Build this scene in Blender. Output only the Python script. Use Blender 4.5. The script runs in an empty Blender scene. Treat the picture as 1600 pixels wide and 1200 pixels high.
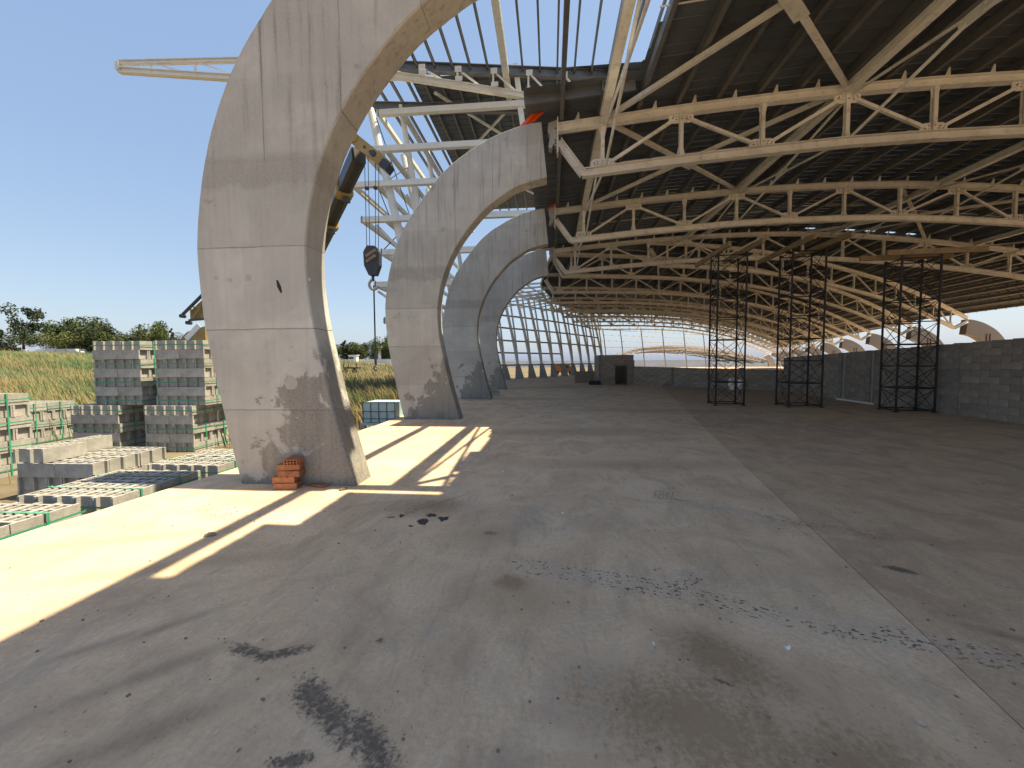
import bpy, bmesh, math, random
from math import sin, cos, pi, radians, sqrt, atan2, floor
from mathutils import Vector, Matrix, noise
random.seed(7)
S = bpy.context.scene
COL = S.collection
# ------------------------------------------------------------------ camera
F_PX = 640.0
yaw, pitch, roll = math.atan(59.9/F_PX), math.atan(34.75/F_PX), -0.00654
fw = Vector((-sin(yaw)*cos(pitch), cos(yaw)*cos(pitch), -sin(pitch)))
rt = Vector((cos(yaw), sin(yaw), 0)); up = rt.cross(fw)
r2 = rt*cos(roll)+up*sin(roll); u2 = up*cos(roll)-rt*sin(roll)
cd = bpy.data.cameras.new('camera'); cam = bpy.data.objects.new('camera', cd); COL.objects.link(cam)
cd.sensor_width = 36; cd.lens = 36*F_PX/1600; cd.clip_end = 6000; cd.clip_start = .05
mw = Matrix.Identity(4)
for i in range(3):
    mw[i][0] = r2[i]; mw[i][1] = u2[i]; mw[i][2] = -fw[i]
mw[2][3] = 1.55
cam.matrix_world = mw
S.camera = cam
# ------------------------------------------------------------------ sky, sun, exposure
SUN = Vector((.42, .036, 1)).normalized()
W = bpy.data.worlds.new('World'); S.world = W; W.use_nodes = True
wn = W.node_tree.nodes; wl = W.node_tree.links
sky = wn.new('ShaderNodeTexSky'); sky.sky_type = 'NISHITA'; sky.sun_disc = False
sky.sun_elevation = math.asin(SUN.z); sky.sun_rotation = atan2(SUN.x, SUN.y)
sky.altitude = 50; sky.air_density = 1.0; sky.dust_density = 1.6; sky.ozone_density = 1.0
bg = wn['Background']; bg.inputs[1].default_value = .0515
hs = wn.new('ShaderNodeMix'); hs.data_type = 'RGBA'; hs.inputs[0].default_value = .6
wl.new(sky.outputs[0], hs.inputs[6]); hs.inputs[7].default_value = (.8, 1.72, 4.35, 1)
wl.new(hs.outputs[2], bg.inputs[0])
ld = bpy.data.lights.new('sun', 'SUN'); ld.energy = 2.0; ld.angle = radians(.53); ld.color = (1, .97, .93)
sun = bpy.data.objects.new('sun', ld); COL.objects.link(sun)
sun.rotation_euler = SUN.to_track_quat('Z', 'Y').to_euler(); sun.location = SUN*60
S.view_settings.view_transform = 'Standard'; S.view_settings.look = 'None'
S.view_settings.exposure = 2.38; S.view_settings.gamma = 1; S.view_settings.use_curve_mapping = False
S.view_settings.use_white_balance = True; S.view_settings.white_balance_temperature = 9800; S.view_settings.white_balance_tint = 4
S.render.engine = 'CYCLES'
S.cycles.max_bounces = 5; S.cycles.diffuse_bounces = 4; S.cycles.glossy_bounces = 2; S.cycles.transmission_bounces = 2
# ------------------------------------------------------------------ material helpers
class NT:
    def __init__(s, name, rough=.8, metal=0.0):
        s.m = bpy.data.materials.new(name); s.m.use_nodes = True
        s.t = s.m.node_tree; s.n = s.t.nodes; s.l = s.t.links
        s.b = s.n['Principled BSDF']; s.b.inputs['Roughness'].default_value = rough; s.b.inputs['Metallic'].default_value = metal
        s.tc = s.n.new('ShaderNodeTexCoord')
    def put(s, sock, v):
        if isinstance(v, (int, float)): sock.default_value = v
        elif isinstance(v, tuple): sock.default_value = v if len(v) == len(sock.default_value) else (*v, 1)
        else: s.l.new(v, sock)
    def math(s, op, a, b=None, c=None, clamp=False):
        n = s.n.new('ShaderNodeMath'); n.operation = op; n.use_clamp = clamp
        s.put(n.inputs[0], a)
        if b is not None: s.put(n.inputs[1], b)
        if c is not None: s.put(n.inputs[2], c)
        return n.outputs[0]
    def noise(s, vec, scale, detail=4, rough=.55, dist=0.0, col=False):
        n = s.n.new('ShaderNodeTexNoise'); s.l.new(vec, n.inputs['Vector'])
        n.inputs['Scale'].default_value = scale; n.inputs['Detail'].default_value = detail
        n.inputs['Roughness'].default_value = rough; n.inputs['Distortion'].default_value = dist
        return n.outputs['Color'] if col else n.outputs['Fac']
    def vor(s, vec, scale, feature='F1', rand=1.0, out='Distance'):
        n = s.n.new('ShaderNodeTexVoronoi'); n.feature = feature; s.l.new(vec, n.inputs['Vector'])
        n.inputs['Scale'].default_value = scale; n.inputs['Randomness'].default_value = rand
        return n.outputs[out]
    def map(s, vec, loc=(0,0,0), rot=(0,0,0), sc=(1,1,1)):
        n = s.n.new('ShaderNodeMapping'); n.vector_type = 'POINT'; s.l.new(vec, n.inputs[0])
        n.inputs['Location'].default_value = loc; n.inputs['Rotation'].default_value = rot; n.inputs['Scale'].default_value = sc
        return n.outputs[0]
    def ramp(s, fac, lo, hi, a=0.0, b=1.0):
        n = s.n.new('ShaderNodeMapRange'); n.clamp = True; s.put(n.inputs[0], fac)
        for i, v in enumerate((lo, hi, a, b)): n.inputs[1+i].default_value = v
        return n.outputs[0]
    def mix(s, fac, a, b, mode='MIX'):
        n = s.n.new('ShaderNodeMix'); n.data_type = 'RGBA'; n.blend_type = mode
        s.put(n.inputs[0], fac); s.put(n.inputs[6], a); s.put(n.inputs[7], b)
        return n.outputs[2]
    def sep(s, vec):
        n = s.n.new('ShaderNodeSeparateXYZ'); s.l.new(vec, n.inputs[0]); return n.outputs
    def vadd(s, a, b):
        n = s.n.new('ShaderNodeVectorMath'); n.operation = 'ADD'; s.put(n.inputs[0], a); s.put(n.inputs[1], b); return n.outputs[0]
    def length(s, a):
        n = s.n.new('ShaderNodeVectorMath'); n.operation = 'LENGTH'; s.put(n.inputs[0], a); return n.outputs[1]
    def rnd(s): return s.n.new('ShaderNodeObjectInfo').outputs['Random']
    def color(s, c): s.put(s.b.inputs['Base Color'], c)
    def bump(s, h, strength=.3, dist=.02):
        n = s.n.new('ShaderNodeBump'); n.inputs['Strength'].default_value = strength; n.inputs['Distance'].default_value = dist
        s.l.new(h, n.inputs['Height']); s.l.new(n.outputs[0], s.b.inputs['Normal'])

def m_simple(name, col, var=.25, scale=3.0, rough=.7, metal=0.0, dirt=None, bump=0.0, perobj=.0):
    k = NT(name, rough, metal); v = k.tc.outputs['Object']
    f = k.ramp(k.noise(v, scale, 5, .6), .3, .7, 1-var, 1+var*.6)
    c = k.mix(1.0, (*col, 1), (1,1,1,1), 'MULTIPLY')
    n = k.n.new('ShaderNodeVectorMath'); n.operation = 'SCALE'; k.put(n.inputs[0], c)
    if perobj:
        f = k.math('MULTIPLY', f, k.ramp(k.rnd(), 0, 1, 1-perobj, 1+perobj))
    k.l.new(f, n.inputs['Scale']); c = n.outputs[0]
    if dirt:
        d = k.ramp(k.noise(v, scale*2.7, 6, .7), .52, .72)
        c = k.mix(k.math('MULTIPLY', d, dirt[1]), c, (*dirt[0], 1))
    k.color(c)
    if bump: k.bump(k.noise(v, scale*12, 4, .7), bump, .01)
    return k.m

def m_rib():
    k = NT('rib_concrete', .9); k.b.inputs['Specular IOR Level'].default_value = .2; o = k.tc.outputs['Object']
    rv = k.n.new('ShaderNodeCombineXYZ'); r = k.rnd()
    k.l.new(k.math('MULTIPLY', r, 37.0), rv.inputs[0]); k.l.new(k.math('MULTIPLY', r, 61.0), rv.inputs[2])
    v = k.vadd(o, rv.outputs[0]); x, y, z = k.sep(o)
    big = k.noise(v, .6, 4, .65, .4); mid = k.noise(v, 2.6, 5, .66, .3); fine = k.noise(v, 30, 2, .7); st = k.noise(k.map(v, sc=(7, 7, .35)), 1.6, 3, .6)
    c = k.mix(k.ramp(big, .33, .68), (.315, .325, .315), (.50, .515, .50))
    c = k.mix(k.ramp(mid, .42, .72), c, (.37, .375, .362))
    zc = k.math('FLOOR', k.math('DIVIDE', k.math('ADD', z, .06), 1.02)); wn_ = k.n.new('ShaderNodeTexWhiteNoise'); wn_.noise_dimensions = '2D'
    cb = k.n.new('ShaderNodeCombineXYZ'); k.l.new(zc, cb.inputs[0]); k.l.new(r, cb.inputs[1]); k.l.new(cb.outputs[0], wn_.inputs['Vector'])
    tone = k.math('MULTIPLY', k.ramp(wn_.outputs['Value'], 0, 1, .9, 1.1), k.ramp(st, .3, .7, 1.06, .93))
    sc = k.n.new('ShaderNodeVectorMath'); sc.operation = 'SCALE'; k.put(sc.inputs[0], c); k.l.new(tone, sc.inputs['Scale']); c = sc.outputs[0]
    stm = k.math('MULTIPLY', k.ramp(st, .54, .68), k.ramp(z, 3.2, 5.4))
    c = k.mix(k.math('MULTIPLY', stm, .5), c, (.15, .145, .138))
    wob = k.ramp(mid, 0, 1, -.016, .016)
    hz = k.math('PINGPONG', k.math('ADD', k.math('ADD', z, .06), wob), .51)
    hl = k.math('MULTIPLY', k.ramp(hz, .003, .009, 1, 0), k.ramp(z, 3.95, 4.0, 1, 0))
    vx = k.math('PINGPONG', k.math('ADD', k.math('ADD', x, .49), wob), .5)
    vl = k.math('MULTIPLY', k.ramp(vx, .003, .009, 1, 0), k.ramp(z, 4.0, 4.05))
    joint = k.math('MULTIPLY', k.math('MAXIMUM', hl, vl), k.ramp(big, .38, .55, .25, 1))
    c = k.mix(k.math('MULTIPLY', joint, .6), c, (.09, .085, .08))
    band = k.math('MULTIPLY', k.ramp(k.math('ADD', z, k.ramp(mid, 0, 1, -.25, .25)), 3.72, 3.78), k.ramp(z, 4.05, 4.15, 1, 0))
    c = k.mix(k.math('MULTIPLY', band, .4), c, (.2, .195, .18))
    h = k.math('ADD', k.math('MULTIPLY', z, -.1), k.math('MULTIPLY', x, .17))
    foot = k.math('ADD', k.math('ADD', k.math('ADD', k.math('MULTIPLY', mid, .75), k.math('MULTIPLY', big, .25)), h), .665)
    fm = k.math('MULTIPLY', k.ramp(foot, .5, .535), k.ramp(z, 1.55, 1.85, 1, 0))
    c = k.mix(k.math('MULTIPLY', fm, .78), c, k.mix(k.ramp(st, .35, .65), (.125, .12, .112), (.21, .2, .182)))
    splash = k.ramp(k.math('ADD', mid, k.math('MULTIPLY', z, -.6)), .42, .52)
    c = k.mix(k.math('MULTIPLY', splash, .5), c, (.12, .115, .11))
    blot = k.ramp(mid, .63, .7); c = k.mix(k.math('MULTIPLY', blot, .45), c, (.18, .17, .16))
    vr = k.vor(v, 6.5)
    pits = k.math('MULTIPLY', k.ramp(vr, .03, .06, 1, 0), k.ramp(mid, .42, .55))
    c = k.mix(k.math('MULTIPLY', pits, .7), c, (.06, .056, .052))
    c = k.mix(k.ramp(fine, .35, .7, 0, .25), c, (.5, .49, .465))
    k.color(c)
    hgt = k.math('SUBTRACT', k.math('ADD', k.math('MULTIPLY', fine, .3), k.math('MULTIPLY', mid, .7)), k.math('ADD', k.math('MULTIPLY', joint, .8), k.math('MULTIPLY', pits, .9)))
    k.bump(hgt, .5, .014)
    return k.m

def m_floor(name, tint):
    k = NT(name, .9); k.b.inputs['Specular IOR Level'].default_value = .2; o = k.tc.outputs['Object']
    T = lambda c: tuple(a*b for a, b in zip(c, tint))
    big = k.noise(o, .3, 4, .65, .9); mid = k.noise(o, 1.5, 5, .68, .8); sw = k.noise(k.map(o, rot=(0, 0, .75), sc=(1, .3, 1)), 4.5, 6, .74, .8); fine = k.noise(o, 34, 3, .75)
    c = k.mix(k.ramp(big, .36, .64), T((.78, .54, .35)), T((.70, .515, .365)))
    c = k.mix(k.ramp(mid, .44, .66, 0, .85), c, T((.535, .36, .24)))
    c = k.mix(k.ramp(sw, .5, .72, 0, .6), c, T((.36, .275, .2)))
    c = k.mix(k.math('MULTIPLY', k.ramp(mid, .3, .44, 1, 0), .6), c, T((.81, .595, .43)))
    c = k.mix(k.math('MULTIPLY', k.ramp(big, .52, .62), k.ramp(sw, .42, .6)), c, T((.46, .36, .28)))
    groups = {}
    for s in STAINS: groups.setdefault((s[5], s[6], s[7], s[8]), []).append(s)
    d1 = k.ramp(mid, .25, .75, -.8, .8); d2 = k.ramp(fine, .25, .75, -.9, .9); d3 = k.ramp(sw, .25, .75, -.9, .9)
    for (col, am, hard, ns), ss in groups.items():
        ln = None
        for (sx, sy, rx, ry, an) in [q[:5] for q in ss]:
            n = k.n.new('ShaderNodeMapping'); n.vector_type = 'TEXTURE'; k.l.new(o, n.inputs[0])
            n.inputs['Location'].default_value = (sx, sy, 0); n.inputs['Rotation'].default_value = (0, 0, an); n.inputs['Scale'].default_value = (rx, ry, 1)
            l = k.length(n.outputs[0]); ln = l if ln is None else k.math('MINIMUM', ln, l)
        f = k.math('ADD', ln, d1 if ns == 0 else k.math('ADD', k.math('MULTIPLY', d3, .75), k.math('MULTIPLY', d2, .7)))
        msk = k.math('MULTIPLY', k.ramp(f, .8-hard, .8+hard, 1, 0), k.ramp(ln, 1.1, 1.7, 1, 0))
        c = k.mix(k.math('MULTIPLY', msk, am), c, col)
    vd = k.vor(k.map(o, sc=(1, .8, 1)), 7.5)
    sp = k.math('MULTIPLY', k.ramp(vd, .03, .085, 1, 0), k.ramp(sw, .44, .52))
    v2 = k.vor(o, 24)
    sp2 = k.math('MULTIPLY', k.ramp(v2, .06, .14, 1, 0), k.ramp(mid, .46, .56))
    spk = k.math('MAXIMUM', sp, k.math('MULTIPLY', sp2, .7))
    c = k.mix(k.math('MULTIPLY', spk, .75), c, (.07, .058, .048))
    c = k.mix(k.ramp(fine, .35, .72, 0, .5), c, T((.40, .285, .205)))
    k.color(c)
    hgt = k.math('SUBTRACT', k.math('ADD', k.math('MULTIPLY', fine, .35), k.math('MULTIPLY', sw, .8)), k.math('MULTIPLY', spk, .6))
    k.bump(hgt, .6, .014)
    return k.m
TAR = (.06, .055, .054); BRN = (.27, .165, .09); GRY = (.60, .49, .395); ORG = (.40, .26, .15); DRK = (.24, .19, .145)
STAINS = [
 (-1.60, 1.98, .17, .05, -.25, TAR, .85, .3, 1), (-1.42, 1.99, .13, .05, .5, TAR, .85, .3, 1), (-1.02, 1.68, .27, .085, -.62, TAR, .85, .3, 1), (-.72, 1.52, .2, .07, -.8, TAR, .85, .3, 1), (-1.0, 1.43, .1, .04, .3, TAR, .85, .3, 1),
 (2.56, 3.2, .13, .045, -.5, TAR, .85, .3, 1), (.83, 1.98, .05, .02, -.4, TAR, .85, .3, 1), (-.55, 3.6, .06, .045, 0, TAR, .85, .3, 1), (-.95, 2.13, .03, .03, 0, TAR, .85, .3, 1), (-1.6, 3.9, .06, .03, .3, TAR, .85, .3, 1),
 (-2.0, 1.8, .42, .07, .8, TAR, .38, .5, 1), (-2.25, 2.15, .35, .05, .85, TAR, .38, .5, 1), (-1.75, 1.45, .4, .09, .7, TAR, .38, .5, 1), (-2.5, 1.95, .25, .05, .8, TAR, .38, .5, 1), (2.62, 2.42, .3, .05, -.5, TAR, .38, .5, 1), (-1.22, 4.35, .48, .028, .93, TAR, .38, .5, 1),
 (.88, 2.15, .34, .17, -.8, BRN, .75, .5, 1), (.62, 1.75, .5, .3, -.3, BRN, .75, .5, 1), (1.15, 1.6, .4, .22, 0, BRN, .75, .5, 1), (-1.28, 4.25, .42, .24, .1, BRN, .75, .5, 1), (-.27, 2.79, .13, .1, 0, BRN, .75, .5, 1),
 (-.55, 3.6, .4, .22, .4, ORG, .45, .5, 0), (-.2, 2.6, .35, .25, 0, ORG, .45, .5, 0), (3.3, 1.8, 1.2, .5, .2, ORG, .45, .5, 0), (-2.9, 2.8, .9, .12, .4, ORG, .45, .5, 0), (2.2, 1.5, .6, .3, .2, ORG, .45, .5, 0),
 (.45, 2.87, .9, .12, -.24, GRY, .4, .5, 1), (1.75, 2.45, 1.0, .14, -.27, GRY, .4, .5, 1), (1.75, 4.4, .75, .1, -.45, GRY, .4, .5, 1), (-3.4, 3.95, 1.1, .14, -.2, GRY, .4, .5, 1),
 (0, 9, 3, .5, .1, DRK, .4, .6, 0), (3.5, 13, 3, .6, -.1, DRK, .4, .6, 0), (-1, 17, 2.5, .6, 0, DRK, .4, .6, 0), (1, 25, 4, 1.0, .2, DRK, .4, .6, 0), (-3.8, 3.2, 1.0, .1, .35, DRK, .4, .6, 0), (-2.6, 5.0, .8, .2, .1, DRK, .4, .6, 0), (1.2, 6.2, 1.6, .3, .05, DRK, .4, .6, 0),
]
M = {}
M['rib'] = m_rib()
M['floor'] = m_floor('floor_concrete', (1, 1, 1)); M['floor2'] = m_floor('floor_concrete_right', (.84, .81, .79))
M['white'] = m_simple('cream_paint_steel', (.66, .66, .625), .16, 1.6, .55, 0, ((.33, .265, .19), .6), 0, .09)
M['whiter'] = m_simple('white_paint_steel', (.74, .72, .67), .08, 1.0, .45, 0, ((.45, .38, .28), .3))
M['zinc'] = m_simple('galvanised_purlin', (.155, .16, .165), .22, 1.5, .48, .35, ((.09, .08, .07), .5))
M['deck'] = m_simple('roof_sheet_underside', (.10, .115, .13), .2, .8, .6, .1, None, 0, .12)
M['decklit'] = m_simple('roof_sheet_far_lit', (.15, .165, .175), .25, .8, .6, .1, None, 0, .12)  # paler copy of the roof sheet, bounce light put into its colour
M['block'] = m_simple('concrete_block', (.385, .375, .35), .28, 5, .92, 0, ((.2, .185, .165), .5), .6, .12)
M['wallblock'] = m_simple('wall_block', (.31, .255, .205), .25, 3, .92, 0, ((.16, .14, .12), .55), .5, .17)
M['mortar'] = m_simple('mortar', (.25, .215, .185), .3, 4, .95, 0, None, .5)
M['brick'] = m_simple('hollow_clay_brick', (.36, .14, .07), .3, 9, .85, 0, ((.5, .3, .2), .45), .4, .22)
M['black'] = m_simple('scaffold_steel', (.02, .018, .022), .35, 6, .55, .3, ((.09, .045, .025), .4))
M['timber'] = m_simple('timber', (.27, .19, .10), .3, 4, .75, 0, ((.2, .11, .05), .4))
M['strap'] = m_simple('green_strap', (.03, .30, .19), .2, 3, .45)
M['yellow'] = m_simple('crane_yellow', (.33, .22, .075), .25, 2, .5, 0, ((.15, .09, .03), .5))
M['boom'] = m_simple('boom_dark', (.045, .047, .055), .3, 2, .45, .2)
M['tar'] = m_simple('dark_mortar', (.06, .055, .05), .3, 9, .9, 0, None, .5)
M['tread'] = m_simple('tread_print', (.12, .09, .065), .3, 9, .9)
M['orange'] = m_simple('orange_plastic', (.85, .10, .02), .25, 8, .35)
M['blue'] = m_simple('blue_plastic', (.30, .47, .55), .15, 2, .5, 0, ((.3, .3, .28), .35))
M['paper'] = m_simple('white_scrap', (.75, .76, .78), .1, 6, .6)
M['steelgrey'] = m_simple('weathered_steel', (.36, .35, .33), .2, 2, .5, .25)
M['footc'] = m_simple('foot_concrete', (.38, .37, .35), .2, 2, .9)
M['rubber'] = m_simple('rubber', (.025, .025, .026), .2, 4, .8)
M['darkhole'] = m_simple('rebar', (.10, .055, .035), .3, 6, .9)
M['wash'] = m_simple('whitewash', (.80, .79, .77), .1, .4, .9)
M['bark'] = m_simple('bark', (.13, .1, .075), .3, 5, .95, 0, None, .5)
def m_leaf(name, a, b):
    k = NT(name, .7); o = k.tc.outputs['Object']
    c = k.mix(k.ramp(k.noise(o, .6, 3), .35, .65), a, b)
    c = k.mix(k.ramp(k.rnd(), 0, 1, 0, .35), c, (.1, .11, .045))
    k.color(c); k.b.inputs['Specular IOR Level'].default_value = .2
    return k.m
M['leaf'] = m_leaf('foliage', (.03, .055, .018), (.075, .11, .035))
M['leaf2'] = m_leaf('foliage_light', (.06, .085, .03), (.13, .14, .05))
M['leafd'] = m_leaf('foliage_dark', (.018, .035, .016), (.04, .06, .026))
def m_field(name, cols, sc):
    k = NT(name, .95); o = k.tc.outputs['Object']
    q = k.map(o, rot=(0, 0, .4), sc=(.35, 1, 1))
    c = k.mix(k.ramp(k.noise(q, sc, 5, .6, .5), .38, .62), cols[0], cols[1])
    c = k.mix(k.ramp(k.noise(q, sc*2.3, 5, .65), .5, .7), c, cols[2])
    k.color(c); k.bump(k.noise(o, 6, 6, .7), .8, .08)
    return k.m
M['ground'] = m_field('dry_ground', ((.15, .118, .074), (.095, .078, .053), (.20, .16, .098)), .35)
def m_grass():
    k = NT('dry_and_green_grass', .8); o = k.tc.outputs['Object']; x, y, z = k.sep(o)
    q = k.map(o, rot=(0, 0, -.35), sc=(.3, 1, 1))
    n = k.noise(q, .16, 4, .55, .4)
    c = k.mix(k.ramp(n, .44, .54), (.215, .17, .085), (.07, .13, .055))
    c = k.mix(k.ramp(k.noise(o, 1.3, 3), .5, .75, 0, .5), c, (.30, .26, .15))
    k.color(c); k.b.inputs['Specular IOR Level'].default_value = .2
    return k.m
M['grass'] = m_grass()
# ------------------------------------------------------------------ mesh helpers
class MB:
    def __init__(s): s.v = []; s.f = []
    def quadstrip(s, rows, close=False):
        b = len(s.v); n = len(rows[0])
        for r in rows: s.v += [tuple(p) for p in r]
        for i in range(len(rows)-1):
            for j in range(n-1 if not close else n):
                a = b+i*n+j; c = b+i*n+(j+1) % n
                s.f.append((a, c, c+n, a+n))
        return b
    def box(s, c, d, R=None):
        b = len(s.v)
        for sx in (-.5, .5):
            for sy in (-.5, .5):
                for sz in (-.5, .5):
                    p = Vector((sx*d[0], sy*d[1], sz*d[2]))
                    if R: p = R @ p
                    s.v.append(tuple(p+Vector(c)))
        s.f += [tuple(b+i for i in q) for q in ((0,1,3,2),(4,6,7,5),(0,4,5,1),(2,3,7,6),(0,2,6,4),(1,5,7,3))]
        return s
    def frame(s, p0, p1, upv=(0,0,1)):
        d = (Vector(p1)-Vector(p0)); d.normalize(); u = Vector(upv)
        if abs(d.dot(u)) > .98: u = Vector((0, 1, 0))
        a = d.cross(u).normalized(); u = a.cross(d).normalized()
        return d, a, u
    def prism(s, p0, p1, prof, upv=(0,0,1)):
        """profile points (side, up) swept from p0 to p1"""
        d, a, u = s.frame(p0, p1, upv); b = len(s.v); n = len(prof)
        for P in (p0, p1):
            for (q, w) in prof: s.v.append(tuple(Vector(P)+a*q+u*w))
        for j in range(n): s.f.append((b+j, b+(j+1) % n, b+n+(j+1) % n, b+n+j))
        s.f.append(tuple(range(b+n-1, b-1, -1))); s.f.append(tuple(range(b+n, b+2*n)))
        return s
    def bar(s, p0, p1, w, h, upv=(0,0,1)):
        return s.prism(p0, p1, ((-w/2,-h/2),(w/2,-h/2),(w/2,h/2),(-w/2,h/2)), upv)
    def ibeam(s, p0, p1, h, b, tf=.016, tw=.012, upv=(0,0,1)):
        H, B, W_ = h/2, b/2, tw/2
        return s.prism(p0, p1, ((-B,-H),(B,-H),(B,-H+tf),(W_,-H+tf),(W_,H-tf),(B,H-tf),(B,H),(-B,H),(-B,H-tf),(-W_,H-tf),(-W_,-H+tf),(-B,-H+tf)), upv)
    def polysweep(s, pts, prof, upv=(0,0,1)):
        """one continuous sweep along a polyline, sections mitred"""
        n = len(prof); b = len(s.v); N = len(pts); pts = [Vector(p) for p in pts]
        for i, P in enumerate(pts):
            d = (pts[min(i+1, N-1)]-pts[max(i-1, 0)]).normalized()
            a = d.cross(Vector(upv)).normalized(); u = a.cross(d).normalized()
            for (q, w) in prof: s.v.append(tuple(P+a*q+u*w))
        for i in range(N-1):
            for j in range(n): s.f.append((b+i*n+j, b+i*n+(j+1) % n, b+(i+1)*n+(j+1) % n, b+(i+1)*n+j))
        s.f.append(tuple(range(b+n-1, b-1, -1))); s.f.append(tuple(range(b+(N-1)*n, b+N*n)))
        return s
    def tube(s, p0, p1, r, n=8, r1=None):
        d, a, u = s.frame(p0, p1); b = len(s.v); r1 = r if r1 is None else r1
        for P, R in ((p0, r), (p1, r1)):
            for j in range(n):
                t = 2*pi*j/n; s.v.append(tuple(Vector(P)+a*(R*cos(t))+u*(R*sin(t))))
        for j in range(n): s.f.append((b+j, b+(j+1) % n, b+n+(j+1) % n, b+n+j))
        s.f.append(tuple(range(b+n-1, b-1, -1))); s.f.append(tuple(range(b+n, b+2*n)))
        return s
    def extrude(s, pts, vec):
        """flat polygon pushed along vec"""
        b = len(s.v); n = len(pts); vec = Vector(vec)
        for p in pts: s.v.append(tuple(p))
        for p in pts: s.v.append(tuple(Vector(p)+vec))
        s.f.append(tuple(range(b+n-1, b-1, -1))); s.f.append(tuple(range(b+n, b+2*n)))
        for j in range(n): s.f.append((b+j, b+(j+1) % n, b+n+(j+1) % n, b+n+j))
        return s
    def mesh(s, name, mat, smooth=False):
        me = bpy.data.meshes.new(name); me.from_pydata(s.v, [], s.f); me.validate()
        bm = bmesh.new(); bm.from_mesh(me); bmesh.ops.recalc_face_normals(bm, faces=bm.faces); bm.to_mesh(me); bm.free()
        me.materials.append(M[mat])
        if smooth:
            for p in me.polygons: p.use_smooth = True
        return me
    def build(s, name, mat, parent=None, smooth=False):
        return link(name, s.mesh(name, mat, smooth), parent)
def link(name, me, parent=None, loc=None, rot=None):
    o = bpy.data.objects.new(name, me); COL.objects.link(o)
    if parent: o.parent = parent
    if loc is not None: o.location = loc
    if rot is not None: o.rotation_euler = rot
    return o
def tag(o, label, cat, group=None):
    o['label'] = label; o['category'] = cat
    if group: o['group'] = group
    return o
def thing(name, label, cat, loc=(0,0,0), rz=0, group=None):
    o = bpy.data.objects.new(name, None); COL.objects.link(o); o.location = loc; o.rotation_euler = (0, 0, rz)
    o.empty_display_size = .2
    return tag(o, label, cat, group)
def struct(o): o['kind'] = 'structure'; return o
def stuff(o): o['kind'] = 'stuff'; return o
def lerp(a, b, t): return a+(b-a)*t
def interp(tab, x):
    if x <= tab[0][0]: return tab[0][1]
    for (x0, y0), (x1, y1) in zip(tab, tab[1:]):
        if x <= x1:
            return lerp(y0, y1, (x-x0)/(x1-x0))
    return tab[-1][1]
def smooth_tab(tab, step=.25):
    """Catmull-Rom resample of a table of points"""
    out = []
    for i in range(len(tab)-1):
        p0 = Vector(tab[max(i-1, 0)]); p1 = Vector(tab[i]); p2 = Vector(tab[i+1]); p3 = Vector(tab[min(i+2, len(tab)-1)])
        n = max(1, int((p2-p1).length/step))
        for k in range(n):
            t = k/n
            out.append(.5*((2*p1)+(p2-p0)*t+(2*p0-5*p1+4*p2-p3)*t*t+(3*p1-p0-3*p2+p3)*t**3))
    out.append(Vector(tab[-1])); return out
YR = lambda n: 4.87+5.947*(n-1)
ORD = ['nearest', 'second', 'third', 'fourth', 'fifth', 'sixth', 'seventh', 'eighth', 'ninth', 'tenth', 'eleventh', 'twelfth']
# ================================================================== SETTING
def terr(x, y):
    t = min(1, max(0, (-10-x)/36)); t = t*t*(3-2*t)
    h = -.45+2.1*t
    if y > 60: h += min(1.0, (y-60)/200)*.6*(1-t)
    if x < -40: h += min(3.0, (-40-x)*.03)
    if x > -4 and y < 130: return -.46
    h += .10*noise.noise(Vector((x*.25, y*.25, 0)))*min(1, max(0, (-7-x)/4))
    return h
xs = [-900,-600,-400,-280,-200,-150,-120,-100,-85]+[-75+2.5*i for i in range(29)]+[0, 10, 25, 50, 90, 150, 300, 600, 900]
ys = [-120,-60,-30,-15,-6]+[2*i for i in range(0, 46)]+[95, 105, 120, 140, 170, 220, 300, 450, 700, 1200, 2500]
g = MB(); g.quadstrip([[(x, y, terr(x, y)) for x in xs] for y in ys])
ground = struct(g.build('ground', 'ground', None, True))
# hall floor: two concrete slabs meeting at a construction joint
LE = [(-9, -45), (-5.12, 0), (-4.82, 3.4), (-4.72, 4.9), (-4.3, 9.7), (-4.28, 24), (-4.9, 33), (-4.4, 37), (-1.6, 42), (2.5, 48.5), (7, 58), (13, 75), (17, 100)]  # run out behind the camera as an unseen sunlit apron for bounce light
jx = lambda y: 2.25+.1985*(y-3.22)
def wob(x, y, a=.012): return a*noise.noise(Vector((x*3.1, y*3.1, 4)))
edge = []
for (x0, y0), (x1, y1) in zip(LE, LE[1:]):
    n = max(1, int((y1-y0)/.35)) if y0 < 12 else 4
    for i in range(n):
        t = i/n; x, y = lerp(x0, x1, t), lerp(y0, y1, t); edge.append((x+wob(x, y, .03), y))
edge.append(LE[-1])
m = MB()
poly = [(x, y, 0) for x, y in edge]+[(jx(100)-.004, 100, 0), (jx(-45)-.004, -45, 0)]
m.extrude([Vector(p)-Vector((0, 0, .46)) for p in poly], (0, 0, .46))
struct(m.build('floor', 'floor'))
m = MB(); poly = [(jx(-45)+.004, -45, 0), (jx(100)+.004, 100, 0), (60, 100, 0), (60, -45, 0)]
m.extrude([Vector(p)-Vector((0, 0, .46)) for p in poly], (0, 0, .459))
struct(m.build('floor', 'floor2'))
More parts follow.
